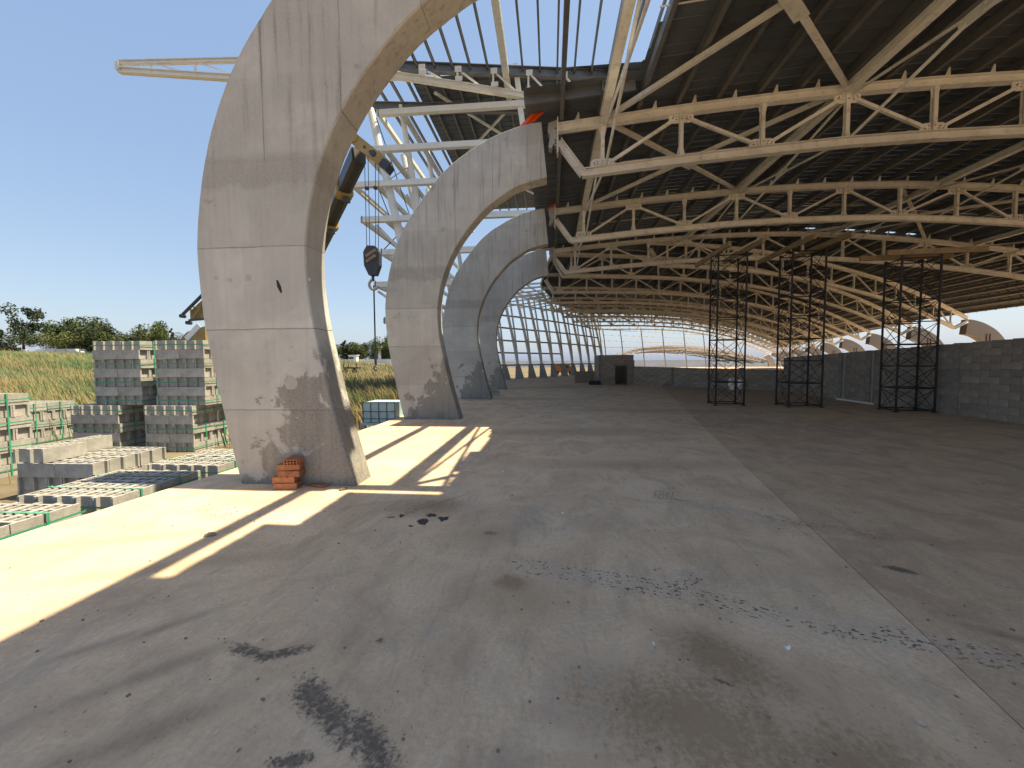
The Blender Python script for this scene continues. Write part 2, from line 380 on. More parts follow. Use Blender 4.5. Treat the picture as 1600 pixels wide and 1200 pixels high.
# ================================================================== CONCRETE RIBS
OUT = [(-3.98, -.01), (-4.12, .6), (-4.28, 1.4), (-4.40, 2.1), (-4.45, 2.9), (-4.42, 3.35), (-4.33, 3.9), (-4.18, 4.45), (-3.95, 5.0), (-3.68, 5.45), (-3.2, 6.07), (-2.75, 6.57), (-2.2, 6.97), (-1.47, 7.36), (-.7, 7.6), (-.22, 7.66)]
INN = [(-2.43, -.01), (-2.68, .9), (-2.84, 1.6), (-2.95, 2.15), (-3.0, 2.65), (-2.99, 3.1), (-2.9, 3.6), (-2.7, 4.17), (-2.42, 4.68), (-2.1, 5.1), (-1.68, 5.54), (-1.2, 5.88), (-.78, 6.1), (-.08, 6.27)]
def resample(tab, n):
    p = smooth_tab(tab, .05); L = [0]
    for a, b in zip(p, p[1:]): L.append(L[-1]+(b-a).length)
    out = []; j = 0
    for i in range(n):
        s = L[-1]*i/(n-1)
        while j < len(L)-2 and L[j+1] < s: j += 1
        out.append(p[j].lerp(p[j+1], (s-L[j])/max(1e-6, L[j+1]-L[j])))
    return out
def rib_mesh(out, inn, th, N=90, mir=1, sc=1, seed=0):
    o = resample(out, N); n_ = resample(inn, N); m = MB(); rows = []
    for i in range(N):
        a = o[i]; b = n_[i]; d = (b-a).normalized()
        e1 = .012+.012*max(0, noise.noise(Vector((i*.7, seed, 1)))); e2 = .014+.03*max(0, noise.noise(Vector((i*.9, seed, 7))))**1.0
        sec = [(a, .015), (a+d*e1, 0), (b-d*e2, 0), (b, .02), (b, th-.02), (b-d*e2, th), (a+d*e1, th), (a, th-.015)]
        rows.append([(p.x*sc*mir, y, p.y*sc) for p, y in sec])
    m.quadstrip(rows, close=True)
    b = 0; m.f.append(tuple(range(8))); m.f.append(tuple(range((N-1)*8, N*8)))
    return m.mesh('concrete_rib', 'rib')
RIBL = ['nearest and largest C-shaped concrete rib, hollow red bricks stacked at its foot', 'second C-shaped concrete rib, with a bright orange plastic bundle on its tip',
        'third C-shaped concrete rib, partly hidden behind the orange-topped one', 'farthest of the four left C-shaped concrete ribs, pale blocks at its foot']
for i in range(4):
    o = link('concrete_rib', rib_mesh(OUT, INN, .45, seed=i*13), None, (0, YR(i+1), 0))
    if i == 0:
        for x, z, rr in ((-4.2, 2.63, .028), (-4.02, 2.6, .03), (-3.77, 2.62, .04), (-2.98+.02, 2.58, .022), (-3.25, 1.3, .09)):
            m = MB(); n_ = 11; m.extrude([(x+rr*(1+.25*noise.noise(Vector((k*1.3, x, z))))*cos(k*2*pi/n_), -.003, z+rr*(1+.25*noise.noise(Vector((k*1.3, x, 5))))*sin(k*2*pi/n_)) for k in range(n_)], (0, .006, 0)); m.build('tie_hole_plug', 'footc', o)
        m = MB(); m.extrude([(-3.395, -.004, 2.58), (-3.375, -.004, 2.585), (-3.335, -.004, 2.5), (-3.325, -.004, 2.43), (-3.345, -.004, 2.425), (-3.385, -.004, 2.5)], (0, .008, 0)); m.build('painted_slot', 'black', o)  # thin raised lens, the dark inside of a slot put into its colour
    tag(o, RIBL[i], 'concrete rib', 'curved concrete ribs along the open left side')
# ================================================================== ROOF TRUSSES
ZT = smooth_tab([(.0, 7.56), (.2, 7.58), (1.35, 7.68), (3.3, 7.84), (5.3, 7.97), (7.3, 8.08), (9.2, 8.12), (11, 8.12), (13, 8.07), (14.9, 7.94), (16.8, 7.76), (19, 7.5), (22.7, 6.95), (26, 6.2), (28.7, 5.45), (31, 4.75), (32, 4.4)], .5)
ZT = [(p.x, p.y) for p in ZT]
zt = lambda x: interp(ZT, x)
DEP = 1.22
def build_truss(label, P0, P1, prof, L, nodes, detail, endL=True, mat='white'):
    """P0,P1 plan ends; prof(s) top chord height; nodes list of s"""
    d = (Vector((P1[0], P1[1], 0))-Vector((P0[0], P0[1], 0))).normalized(); nrm = Vector((-d.y, d.x, 0))
    W_ = lambda s, z, off=0: Vector((P0[0], P0[1], 0))+d*s+nrm*off+Vector((0, 0, z))
    root = thing('roof_truss', label, 'roof truss', tuple(W_(0, 0)), 0, 'arched cream steel roof trusses')
    bp = root.location.copy()
    def put(mb, name, mt=mat):
        mb.v = [tuple(Vector(v)-bp) for v in mb.v]; return mb.build(name, mt, root)
    H = .21; B = .19; I = [(-B/2,-H/2),(B/2,-H/2),(B/2,-H/2+.018),(.007,-H/2+.018),(.007,H/2-.018),(B/2,H/2-.018),(B/2,H/2),(-B/2,H/2),(-B/2,H/2-.018),(-.007,H/2-.018),(-.007,-H/2+.018),(-B/2,-H/2+.018)]
    ss = sorted(set([0.0]+nodes+[lerp(a, b, .5) for a, b in zip(nodes, nodes[1:])]+[L]))
    put(MB().polysweep([W_(s, prof(s)) for s in ss], I), 'top_chord')
    e0 = nodes[0]-.52; e1 = nodes[-1]+.52
    bs = sorted(set([e0]+nodes+[e1]))
    zb = lambda s: prof(s)-DEP
    put(MB().polysweep([W_(s, zb(s)) for s in bs], I), 'bottom_chord')
    put(MB().ibeam(W_(.02, prof(0)-.32), W_(e0+.03, zb(e0)-.02), .19, .17), 'end_strut')
    put(MB().ibeam(W_(L-.05, prof(L)-.2), W_(e1-.03, zb(e1)-.02), .19, .17), 'end_strut')
    if detail:
        t = .03
        for off in (-.11, .085):
            m = MB(); m.extrude([W_(-.02, prof(0)+.16, off), W_(-.24, prof(0)+.1, off), W_(-.26, prof(0)-.12, off), W_(-.2, prof(0)-.2, off), W_(-.24, prof(0)-.5, off), W_(-.17, prof(0)-.56, off), W_(-.1, prof(0)-.42, off), W_(-.02, prof(0)-.62, off)], nrm*.025); put(m, 'end_bracket', 'steelgrey')
        m = MB(); m.bar(W_(.0, prof(0)-.66), W_(.0, prof(0)+.22), .3, .03, d); put(m, 'end_plate', 'white')
        m = MB()
        for zz in (-.05, -.35, -.43, -.51, -.59): m.tube(W_(-.06, prof(0)+zz, -.13), W_(-.06, prof(0)+zz, -.10), .017, 6)
        stuff(put(m, 'bolts', 'black'))
    gw = .30 if detail else .24
    for i, s in enumerate(nodes):
        a = W_(s, zb(s)+.1); b = W_(s, prof(s)-.1)
        m = MB()
        if detail:
            m.bar(W_(s, zb(s)+.1, -.04), W_(s, prof(s)-.1, -.04), .035, .09, d); m.bar(W_(s, zb(s)+.1, .04), W_(s, prof(s)-.1, .04), .035, .09, d)
        else: m.bar(a, b, .09, .09, d)
        put(m, 'vertical')
        tops = i % 2 == 1
        z0 = prof(s)-.1 if tops else zb(s)+.1; sg = -1 if tops else 1
        m = MB(); m.extrude([W_(s-gw, z0, -.012), W_(s-gw, z0+sg*.13, -.012), W_(s-gw*.7, z0+sg*.2, -.012), W_(s+gw*.7, z0+sg*.2, -.012), W_(s+gw, z0+sg*.13, -.012), W_(s+gw, z0, -.012)], nrm*.024)
        put(m, 'gusset_plate')
        if detail:
            z1 = zb(s)+.1 if tops else prof(s)-.1
            m = MB(); m.extrude([W_(s-.11, z1, -.01), W_(s-.11, z1-sg*-.02, -.01), W_(s-.06, z1+(-sg)*-.0-sg*.24, -.01), W_(s+.06, z1-sg*.24, -.01), W_(s+.11, z1, -.01)], nrm*.02)
            put(m, 'gusset_plate')
            m = MB()
            for q in (-.2, -.12, 0, .12, .2):
                m.tube(W_(s+q, z0+sg*(.06+.0*abs(q)), -.04), W_(s+q, z0+sg*.06, -.014), .013, 6)
                if q: m.tube(W_(s+q*1.1, z0+sg*(.15-.25*abs(q)), -.04), W_(s+q*1.1, z0+sg*(.15-.25*abs(q)), -.014), .013, 6)
            m.tube(W_(s, z0+sg*.12, -.07), W_(s, z0+sg*.12, -.05), .013, 6)
            stuff(put(m, 'bolts', 'black'))
    for i in range(len(nodes)-1):
        s0, s1 = nodes[i], nodes[i+1]
        if i % 2 == 0: a, b = (s0+.1, zb(s0)+.15), (s1-.1, prof(s1)-.17)
        else: a, b = (s0+.1, prof(s0)-.17), (s1-.1, zb(s1)+.15)
        m = MB(); m.bar(W_(a[0], a[1]), W_(b[0], b[1]), .075, .075, nrm); put(m, 'diagonal')
    if detail:
        x = .5
        me = None
        while x < L-.3:
            m = MB(); z = prof(x)+.1
            m.extrude([W_(x-.07, z, -.04), W_(x+.06, z, -.04), W_(x+.05, z+.22, -.04), W_(x+.02, z+.22, -.04)], nrm*.012); m.box(W_(x, z+.006), (.16, .12, .012))
            put(m, 'purlin_cleat'); x += .965
    return root
TL = ['roof truss over the nearest concrete rib, above the frame', 'nearest roof truss in view, springing from the orange-topped rib', 'second roof truss in view, springing from the third rib', 'third roof truss, grey-shaded, springing from the farthest left rib']
XN = [1.35-.2+1.95*k for k in range(15)]
for n in range(1, 5):
    build_truss(TL[n-1], (.2, YR(n)+.22), (31, YR(n)+.22), lambda s: zt(s+.2), 30.8, XN, True)
# skewed trusses of the far part of the hall
AK = [(5.4, 23.25), (.2, 23.5), (-.35, 28.9), (-.75, 34), (-.1, 39.5), (.95, 45), (2.4, 50.7), (4.2, 56.7), (6.8, 63.6)]
BK = [(32.13, 35.0, 4.3), (33.02, 41.0, 4.25), (34.17, 47.5, 4.06), (36.07, 54.5, 3.85), (38.43, 62.0, 3.7), (41.09, 70.0, 3.6), (43.99, 79.0, 3.5), (46.8, 88.0, 3.4), (50.21, 98.0, 3.3)]
PROFS = []
for k in range(9):
    A, Bp = AK[k], BK[k]; L = (Vector(A)-Vector(Bp[:2])).length
    u0 = 5.2 if k == 0 else .0
    def prof(s, L=L, u0=u0, zB=Bp[2]):
        u = lerp(u0, 31, s/L); return zt(u)+(zB+.35-zt(31))*max(0, (u-12)/19)**1.5
    PROFS.append((A, Bp, L, prof, u0))
    nn = 2*int((L-3.4)/4.2)+1
    nodes = [1.15+(L-1.15-2.2)*i/(nn-1) for i in range(nn)]
    build_truss(ORD[k+3]+' roof truss from the front, running obliquely to the far right' if k else 'oblique roof truss starting from the middle of the grey-shaded one', A, Bp, prof, L, nodes, False)
# ================================================================== LONGITUDINAL BRACING
def brace_frame(x, y0, y1, z0, label, diag=True):
    r = thing('longitudinal_bracing', label, 'bracing', (x, y0, 0), 0, 'bracing between the near trusses')
    h = zt(x); p = lambda y, z, dx=0: (dx, y-y0, z)
    MB().ibeam(p(y0+.12, h+.02), p(y1-.12, h+.02), .2, .19).build('longitudinal_beam', 'white', r)
    if diag:
        ym = (y0+y1)/2; zm = h-.62
        for a, b in ((p(y0+.1, h-.12, .07), p(ym-.15, zm+.05, .07)), (p(ym+.15, zm-.05, .07), p(y1-.1, h-DEP+.1, .07)), (p(y0+.1, h-DEP+.1, .07), p(ym-.15, zm-.05, .07)), (p(ym+.15, zm+.05, .07), p(y1-.1, h-.12, .07))):
            MB().tube(a, b, .034, 8).build('diagonal_rod', 'white', r)
        m = MB(); m.extrude([(.055, ym-y0-.26, zm+.1), (.055, ym-y0+.26, zm+.1), (.055, ym-y0+.3, zm), (.055, ym-y0+.26, zm-.1), (.055, ym-y0-.26, zm-.1), (.055, ym-y0-.3, zm)], (.03, 0, 0)); m.build('gusset_plate', 'white', r)
YT = [YR(n)+.22 for n in range(1, 5)]
BX = ['left edge', 'middle', 'right']
for j, x in enumerate((1.35, 7.2, 14.3, 21.0)):
    for i in range(3):
        nm = ('at the left eave', 'above the middle of the floor', 'above the right part of the floor', 'beyond the block wall')[j]; wh = ('overhead near bay', 'second bay', 'third bay')[i]
        brace_frame(x, YT[i], YT[i+1], 0, f'cream beam and crossed rods {nm}, {wh}')
for i, (xa, xb, lb) in enumerate(((1.35, 7.2, 'crossed roof-plane bracing in the bay nearest overhead'), (1.35, 7.2, 'crossed roof-plane bracing in the second bay, left'), (13.05, 18.9, 'crossed roof-plane bracing in the third bay, right'))):
    ya, yb = YT[i], YT[i+1]; r = thing('roof_bracing', lb, 'bracing', (xa, ya, 0), 0, 'bracing between the near trusses')
    q = lambda x, y, dz=0: (x-xa, y-ya, zt(x)+.06+dz)
    xm, ym = (xa+xb)/2, (ya+yb)/2
    for a, b in ((q(xa+.15, ya+.15), q(xm, ym)), (q(xm, ym), q(xb-.15, yb-.15))): MB().bar(a, b, .1, .1).build('diagonal_beam', 'white', r)
    for a, b in ((q(xa+.15, yb-.15, -.02), q(xm-.1, ym+.1, -.02)), (q(xm+.1, ym-.1, -.02), q(xb-.15, ya+.15, -.02))): MB().bar(a, b, .1, .1).build('diagonal_beam', 'white', r)
    m = MB(); m.extrude([q(xm-.5, ym-.32, -.09), q(xm-.32, ym-.5, -.09), q(xm+.5, ym+.32, -.09), q(xm+.32, ym+.5, -.09)], (0, 0, .02)); m.build('gusset_plate', 'white', r)
# ================================================================== ROOF OF THE NEAR HALL
roof = thing('hall_roof', 'dark corrugated metal roof with grey purlins above the near trusses', 'roof', (0, 0, 0))
PW, PH = .1, .24
CH = [(-PW/2,-PH/2),(PW/2,-PH/2),(PW/2,-PH/2+.03),(-PW/2+.02,-PH/2+.03),(-PW/2+.02,PH/2-.03),(PW/2,PH/2-.03),(PW/2,PH/2),(-PW/2,PH/2)]
for i in range(33):
    x = .3+.965*i; y0 = -2
    z = zt(x)+.11+.03+PH/2
    if i in (1,): y0 = 10.0
    MB().prism((x, y0, z), (x, 23.3, z), CH).build('purlin', 'zinc', roof)
DZ = .40; SW = .33
NSTR = int((23.25+2)/SW)  # roof stopped just behind the camera so sun bounces in from there
for i in range(NSTR):
    y0 = -2+SW*i; ym = y0+SW/2
    if ym > 10.0: xs0 = -.62
    elif ym > 9.3: xs0 = 2.12-.1*((i*7) % 3)/2
    elif ym > 5.0: xs0 = 2.02+.1*(((i//4)*5) % 3)
    elif ym > 3.9: xs0 = .95
    elif ym > 2.9: xs0 = .6
    else: xs0 = .36
    xsamp = [xs0]+[x for x in [2.0*j for j in range(-1, 17)] if xs0+.3 < x < 31]+[31.45]
    m = MB(); zo = lambda x: zt(max(0, x))+DZ+(0 if x > 0 else x*.05)
    m.quadstrip([[(x, yy, zo(x)+dz) for x in xsamp] for yy, dz in ((y0-.006, -.024), (y0+.035, -.024), (y0+.055, 0), (y0+SW-.004, 0), (y0+SW-.003, -.022))])
    m.build('roof_sheet', 'deck', roof)
for i, (y0) in enumerate([YT[0]-3, (YT[0]+YT[1])/2, (YT[1]+YT[2])/2, (YT[2]+YT[3])/2]):
    for off, xa, xb in ((.0, 2.0, 6), (.35, 6.2, 10.5), (-.25, 10.7, 15), (.1, 15.2, 19.5), (-.3, 19.6, 24)):
        pts = [(xa+(xb-xa)*j/4, y0+off, zt(xa+(xb-xa)*j/4)+.27) for j in range(5)]
        MB().polysweep(pts, [(-.011,-.011),(.011,-.011),(.011,.011),(-.011,.011)]).build('tie_rod', 'whiter', roof)
for xa, xb in ((-.6, 13.2), (19.2, 31.4)):  # cover strips added to stop sun leaking between the two roof decks
    n_ = 10; m = MB(); m.quadstrip([[(lerp(xa, xb, i/n_), yy, zt(max(0, lerp(xa, xb, i/n_)))+DZ+.03) for i in range(n_+1)] for yy in (22.9, 23.9)]); m.build('gap_cover', 'deck', roof)
# grey edge channel at the front of the left strip of sheets
MB().bar((-.62, 10.22, zt(0)+.3), (2.0, 10.22, zt(2)+.3), .06, .26).build('edge_channel', 'zinc', roof)
# ================================================================== ROOF OF THE FAR HALL
froof = thing('far_hall_roof', 'metal roof with purlins over the oblique far trusses', 'roof', (0, 0, 0))
def row(k, t):
    if k < 0:
        x = lerp(.2, 31.2, t); return Vector((x, 23.3, zt(x)))
    A, Bp, L, prof, u0 = PROFS[k]
    if k == 0:
        u = lerp(0, 31, t)
        if u < 5.2: return Vector((u+.2, 23.32, zt(u+.2)))
        s = (u-5.2)/(31-5.2)*L
    else: s = t*L
    p = Vector(A).lerp(Vector(Bp[:2]), s/L); return Vector((p.x, p.y, prof(s)))
NP = 33
for j in range(NP):
    t = (j+.3)/NP
    pts = [row(k, t)+Vector((0, 0, .26)) for k in (range(-1, 9))]
    if t < .19: pts = [row(k, t)+Vector((0, 0, .26)) for k in range(1, 9)]
    MB().polysweep(pts, [(-.05,-.11),(.05,-.11),(.05,.11),(-.05,.11)]).build('purlin', 'zinc', froof)
for k in range(-1, 7):
    m = MB(); ns = 16 if k < 3 else 10; T = [i/26 for i in range(27)]
    if k == -1: T = [.17+.83*i/26 for i in range(27)]
    rows = []
    for i in range(ns):
        for f, dz in ((-.01, .388), (.12, .388), (.18, .42), (.99, .42), (.995, .39)):
            ff = (i+f)/ns
            rows.append([row(k, t).lerp(row(k+1, t), ff)+Vector((0, 0, dz)) for t in T])
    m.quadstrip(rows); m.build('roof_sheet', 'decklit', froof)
# end of the far roof is still open: only edge angles and a rail
for t0 in (.0, .999):
    MB().polysweep([row(k, t0)+Vector((0, 0, .3)) for k in range(1, 9)], [(-.06,-.08),(.06,-.08),(.06,.08),(-.06,.08)]).build('eave_beam', 'white', froof)
for f in (.25, .5, .75):
    MB().polysweep([row(7, t/20).lerp(row(8, t/20), f)+Vector((0, 0, .3-.0*f)) for t in range(21)], [(-.06,-.06),(.06,-.06),(.06,.06),(-.06,.06)]).build('edge_rail', 'steelgrey', froof)
# right-hand ribs carrying the oblique trusses
OR = [(x, z-7.66) for x, z in OUT if z > 1.9]; IR = [(x, z-7.66) for x, z in INN if z > 1.4]
rm = rib_mesh(OR, IR, .55, 50, -1, .82, 3)
for k in range(9):
    Bp = BK[k]
    o = link('concrete_rib', rm, None, (Bp[0]-.15, Bp[1], Bp[2]+.3), (0, 0, radians(0)))
    tag(o, f'{ORD[k]} of the low concrete ribs showing above the right block wall', 'concrete rib', 'concrete ribs beyond the right wall')
    if k < 5:
        for dx in (1.5, 1.75):
            MB().bar((dx, -.03, -2.2), (dx, -.03, -1.15), .05, .05).build('rebar', 'darkhole', o)
# ================================================================== HIGH CANOPY AND STEEL FACADE
KC = 24.0/22.9
cz = lambda z: 1.55+(z-1.55)*KC
can = thing('canopy_roof', 'high dark canopy roof with open grey purlins, seen through the near arches', 'canopy', (0, 24, 0))
CZ = 18.1
for i in range(17):
    x = -10.2+.965*i
    MB().prism((x, -11.5, CZ-.15), (x, 22, CZ-.15), CH).build('purlin', 'zinc', can)
for j in range(40):
    y0 = -.35+.55*j
    if y0 < .2 or y0 > 21: continue
    m = MB(); m.quadstrip([[(x, yy, CZ+dz) for x in (-8.1, -4, 0, 4, 8)] for yy, dz in ((y0-.01, .0), (y0+.07, .0), (y0+.1, .03), (y0+.545, .03), (y0+.546, .004))]); m.build('roof_sheet', 'deck', can)
MB().ibeam((-9.4, -1.35, CZ-.27), (7, 1.3, CZ-.27), .5, .3, .04, .03).build('edge_beam', 'zinc', can)
MB().ibeam((-10.6, .6, CZ-1.2), (-1.4, 2.3, CZ-.9), .5, .3, .04, .03).build('edge_beam', 'zinc', can)
MB().ibeam((-2.35, -12, CZ-.55), (-2.45, 2, CZ-.55), .36, .34, .04, .03).build('longitudinal_beam', 'white', can)
for a, b in (((-6.9, 1), (-1.2, 9)), ((-6.9, 9), (-1.2, 1)), ((-6.9, 9), (-1.2, 17)), ((-6.9, 17), (-1.2, 9))):
    MB().bar((a[0], a[1], CZ-.36), (b[0], b[1], CZ-.38), .15, .12).build('cross_brace', 'white', can)
ct = thing('canopy_truss', 'tapering cream cantilever truss jutting left into the sky behind the nearest rib', 'roof truss', (-25, 22.62, 0))
tp = [(-25, 19.08), (-18, 18.72), (-9.3, 18.1)]; bt = [(-25, 18.66), (-18, 17.76), (-8.2, 17.27), (-1.2, 16.45), (3, 16.0)]
f = lambda tab, x: (x+25, max(0, .163*(x+9)), interp(tab, x))
IP = lambda b, h: [(-b,-h),(b,-h),(b,-h+.03),(.02,-h+.03),(.02,h-.03),(b,h-.03),(b,h),(-b,h),(-b,h-.03),(-.02,h-.03),(-.02,-h+.03),(-b,-h+.03)]
MB().polysweep([f(tp, x) for x, _ in tp], IP(.13, .11)).build('top_chord', 'whiter', ct)
MB().polysweep([f(bt, x) for x, _ in bt], IP(.15, .15)).build('bottom_chord', 'whiter', ct)
MB().bar(f(tp, -25), f(bt, -25), .3, .25, (1,0,0)).build('end_plate', 'white', ct)
tp2 = tp[:-1]+[(-9.3, 17.75), (3, 17.62)]
xx = -23.0; i_ = 0
while xx < 2.5:
    MB().bar(f(bt, xx), f(tp2, xx), .1, .1, (1,0,0)).build('vertical', 'whiter', ct)
    if xx > -9: MB().bar(f(tp2, xx+.1), f(bt, xx+1.5), .09, .09, (0,1,0)).build('diagonal', 'whiter', ct)
    else: MB().bar(f(tp2, xx), f(bt, xx+2.8), .06, .06, (0,1,0)).build('diagonal', 'whiter', ct)
    if xx > -9:
        a = Vector(f(tp2, xx)); MB().box(a+Vector((.06, -.12, 0)), (.36, .03, .3)).build('gusset_plate', 'whiter', ct)
        a = Vector(f(bt, xx)); MB().box(a+Vector((.1, -.17, .25)), (.4, .03, .25)).build('gusset_plate', 'whiter', ct)
    xx += 1.95 if xx > -10 else 2.8
fac = thing('steel_facade_frame', 'white steel facade lattice with level beams seen between the first two ribs', 'steel frame', (-7*KC, 24, 0))
G = [(15.45, -9.6, -1.15), (13.5, -10.6, -1.6), (11.6, -11.2, .92), (9.65, -10.7, 1.64), (7.8, -9.6, 1.5), (6.0, -10.0, -1.5), (3.95, -9.5, -4)]
q = lambda x, y, z: (x*KC+7*KC, y-24, cz(z))
for z, xa, xb in G:
    MB().bar(q(xa, 24, z), q(xb, 24, z), .3, .32).build('level_beam', 'whiter', fac)
    for dx in (0, 1.35):
        MB().bar(q(xa+.1+dx, 24.2, z-.02), q(xa+.1+dx, 46, z-.02), .22, .26).build('longitudinal_beam', 'white' if dx else 'whiter', fac)
    MB().box(q(xa+.1, 23.86, z), (.05, .03, .42)).build('end_plate', 'black', fac)
for y in (24.5, 30, 36):
    MB().tube(q(-6.6, y, -.9), q(-8.0, y, 6), .26, 12, .27).tube(q(-8.0, y, 6), q(-10.2, y, 16), .27, 12, .22).build('leaning_column', 'whiter', fac)
    MB().tube(q(-6.6, y, -.9), q(-7.0, y+.5, 6), .2, 12).tube(q(-7.0, y+.5, 6), q(-8.6, y+.5, 16.4), .2, 12, .16).build('leaning_column', 'whiter', fac)
    for z in (4, 7.8, 11.6):
        MB().bar(q(-8.0-(z-6)*.21, y, z), q(-10, y, z+1.7), .14, .16, (0,1,0)).build('bracket_strut', 'white', fac)
for (z0, z1, y0) in ((15.4, 11.6, 24.3), (11.6, 7.8, 24.3), (15.4, 11.6, 30), (11.6, 7.8, 30.2)):
    MB().tube(q(-9.8, y0, z0), q(-9.8, y0+6, z1), .03, 6).build('brace_rod', 'black', fac)
    MB().tube(q(-9.8, y0+6, z0), q(-9.8, y0, z1), .03, 6).build('brace_rod', 'black', fac)
# vertical stays that tie the canopy to the level beams
for x, za, zb_ in ((-1.6, 15.6, 17.6), (-1.35, 13.6, 15.3), (.6, 7.9, 11.4)):
    MB().bar(q(x, 24, za), q(x-.25, 24, zb_), .3, .1, (0,1,0)).build('stay_plate', 'whiter', fac)
# ------------------------------------------------------------------ far leaning facade
ff = thing('far_facade_frame', 'row of leaning white steel posts on concrete feet closing the far left side', 'steel frame', (0, 40, 0))
FB = [(-5.3, 32.3), (-4.6, 34), (-3.84, 35.6), (-2.8, 37.4), (-1.7, 38.8), (-.67, 40.2), (.4, 41.7), (1.5, 43.4), (2.6, 45.2), (3.7, 47.2), (4.8, 49.4), (5.9, 51.8), (7.0, 54.5)]
def fcol(i, z, dx=0): return Vector((FB[i][0]-1.5*(z/7.7)**1.25+dx, FB[i][1]-40+.25*z/7.7, z))
def edge_x(y): return interp([(23.5, .2), (28.9, -.35), (34, -.75), (39.5, -.1), (45, .95), (50.7, 2.4), (56.7, 4.2), (63.6, 6.8)], y)
for i in range(1, len(FB)):
    c = MB(); c.polysweep([fcol(i, z) for z in (.6, 2.4, 4.2, 6.0, 7.7)], [(.13*cos(a*pi/4), .13*sin(a*pi/4)) for a in range(8)], (0, 1, 0)); co = c.build('post', 'whiter', ff)
    c = MB(); c.polysweep([fcol(i, z, .55*(max(0, z-1)/6.7)) for z in (.6, 2.4, 4.2, 6.0, 7.5)], [(.08*cos(a*pi/3), .08*sin(a*pi/3)) for a in range(6)], (0, 1, 0)); c.build('post', 'whiter', ff)
    b = FB[i]; y = b[1]-40
    m = MB(); m.extrude([(b[0]-.38, y-.16, 0), (b[0]+.42, y-.16, 0), (b[0]+.02, y-.16, 1.35), (b[0]-.34, y-.16, 1.35)], (0, .34, 0)); m.build('concrete_foot', 'footc', ff)
    tpv = fcol(i, 7.7); ey = b[1]+1.0
    MB().bar(tpv, (edge_x(ey), ey-40, 8.15), .1, .16).build('rafter', 'whiter', ff)
    MB().bar(fcol(i, 6.6), (edge_x(ey), ey-40, 7.2), .08, .1).build('rafter', 'whiter', ff)
for j, z in enumerate((1.25, 2.35, 3.45, 4.6, 5.75, 6.9, 7.75)):
    n0, n1 = (0, len(FB)) if j > 1 else ((0, 8) if j == 1 else (0, len(FB)))
    pts = [fcol(i, z, -.12) for i in range(n0, n1)]
    MB().polysweep(pts, [(-.06,-.07),(.06,-.07),(.06,.07),(-.06,.07)]).build('girt', 'steelgrey' if j < 5 else 'whiter', ff)  # lower girts in darker grey, their backlit shade put into the colour
for f_ in (.25, .5, .75):
    MB().polysweep([fcol(i, 7.7).lerp(Vector((edge_x(FB[i][1]+1), FB[i][1]-39, 8.15)), f_) for i in range(1, len(FB))], [(-.05,-.06),(.05,-.06),(.05,.06),(-.05,.06)]).build('girt', 'whiter', ff)
# ------------------------------------------------------------------ far end frame and second vault
ef = thing('end_glazing_frame', 'thin curved mullions and rails of the unglazed far end wall', 'steel frame', (6.8, 63.6, 0))
A8, B8, L8, P8, _ = PROFS[8]
e8 = lambda t, z: Vector((lerp(A8[0], B8[0], t)-6.8, lerp(A8[1], B8[1], t)-63.6, z))
for t in (.03, .1, .19, .29, .4, .51, .63):
    MB().polysweep([e8(t, P8(t*L8)-.9)+Vector((-.1, 0, 0)), e8(t+.004, 5.2), e8(t+.012, 2.6), e8(t+.02, 0)], [(-.07,-.07),(.07,-.07),(.07,.07),(-.07,.07)], (0,1,0)).build('mullion', 'steelgrey', ef)
for z in (6.4, 5.6, 4.7, 3.7, 2.7):
    MB().bar(e8(.0, z), e8(.72, z), .08, .07).build('rail', 'whiter', ef)
va = thing('second_vault', 'low arched roof of a second hall beyond the far wall', 'roof', (29, 100, 0))
arch = [(-15.5, 1.2), (-14, 2.6), (-10, 4.2), (-5, 5.0), (0, 5.2), (6, 4.8), (12, 3.9), (18, 2.6), (23, 1.0)]
ap = smooth_tab(arch, 1.2)
for j in range(12):
    y0 = j*1.4
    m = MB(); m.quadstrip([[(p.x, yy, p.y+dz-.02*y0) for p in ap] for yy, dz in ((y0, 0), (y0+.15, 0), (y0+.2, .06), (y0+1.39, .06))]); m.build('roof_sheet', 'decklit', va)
for y0 in (.0, 5.5, 11, 16.5):
    m = MB(); m.polysweep([(p.x, y0, p.y-.1-.02*y0) for p in ap], [(-.12,-.14),(.12,-.14),(.12,.14),(-.12,.14)]); m.build('arch_chord', 'whiter' if y0 == 0 else 'white', va)
    m = MB(); m.polysweep([(p.x, y0, p.y-1.0-.02*y0) for p in ap[2:-3]], [(-.1,-.1),(.1,-.1),(.1,.1),(-.1,.1)]); m.build('arch_chord', 'white', va)
    m = MB()
    for i in range(2, len(ap)-4):
        m.bar((ap[i].x, y0, ap[i].y-.15-.02*y0), (ap[i+1].x, y0, ap[i+1].y-1.0-.02*y0), .09, .09); m.bar((ap[i+1].x, y0, ap[i+1].y-1.0-.02*y0), (ap[i+1].x, y0, ap[i+1].y-.15-.02*y0), .09, .09, (1,0,0))
    stuff(m.build('web_bars', 'white', va))
for x, s in ((-15.6, 1), (22.8, -1)):
    m = MB(); m.extrude([(x, -.2, -.4), (x+s*1.6, -.2, -.4), (x+s*1.5, -.2, .8), (x+s*2.6, -.2, 2.4), (x+s*1.6, -.2, 2.9), (x+s*.3, -.2, 1.4)], (0, .5, 0)); m.build('concrete_foot', 'footc', va)
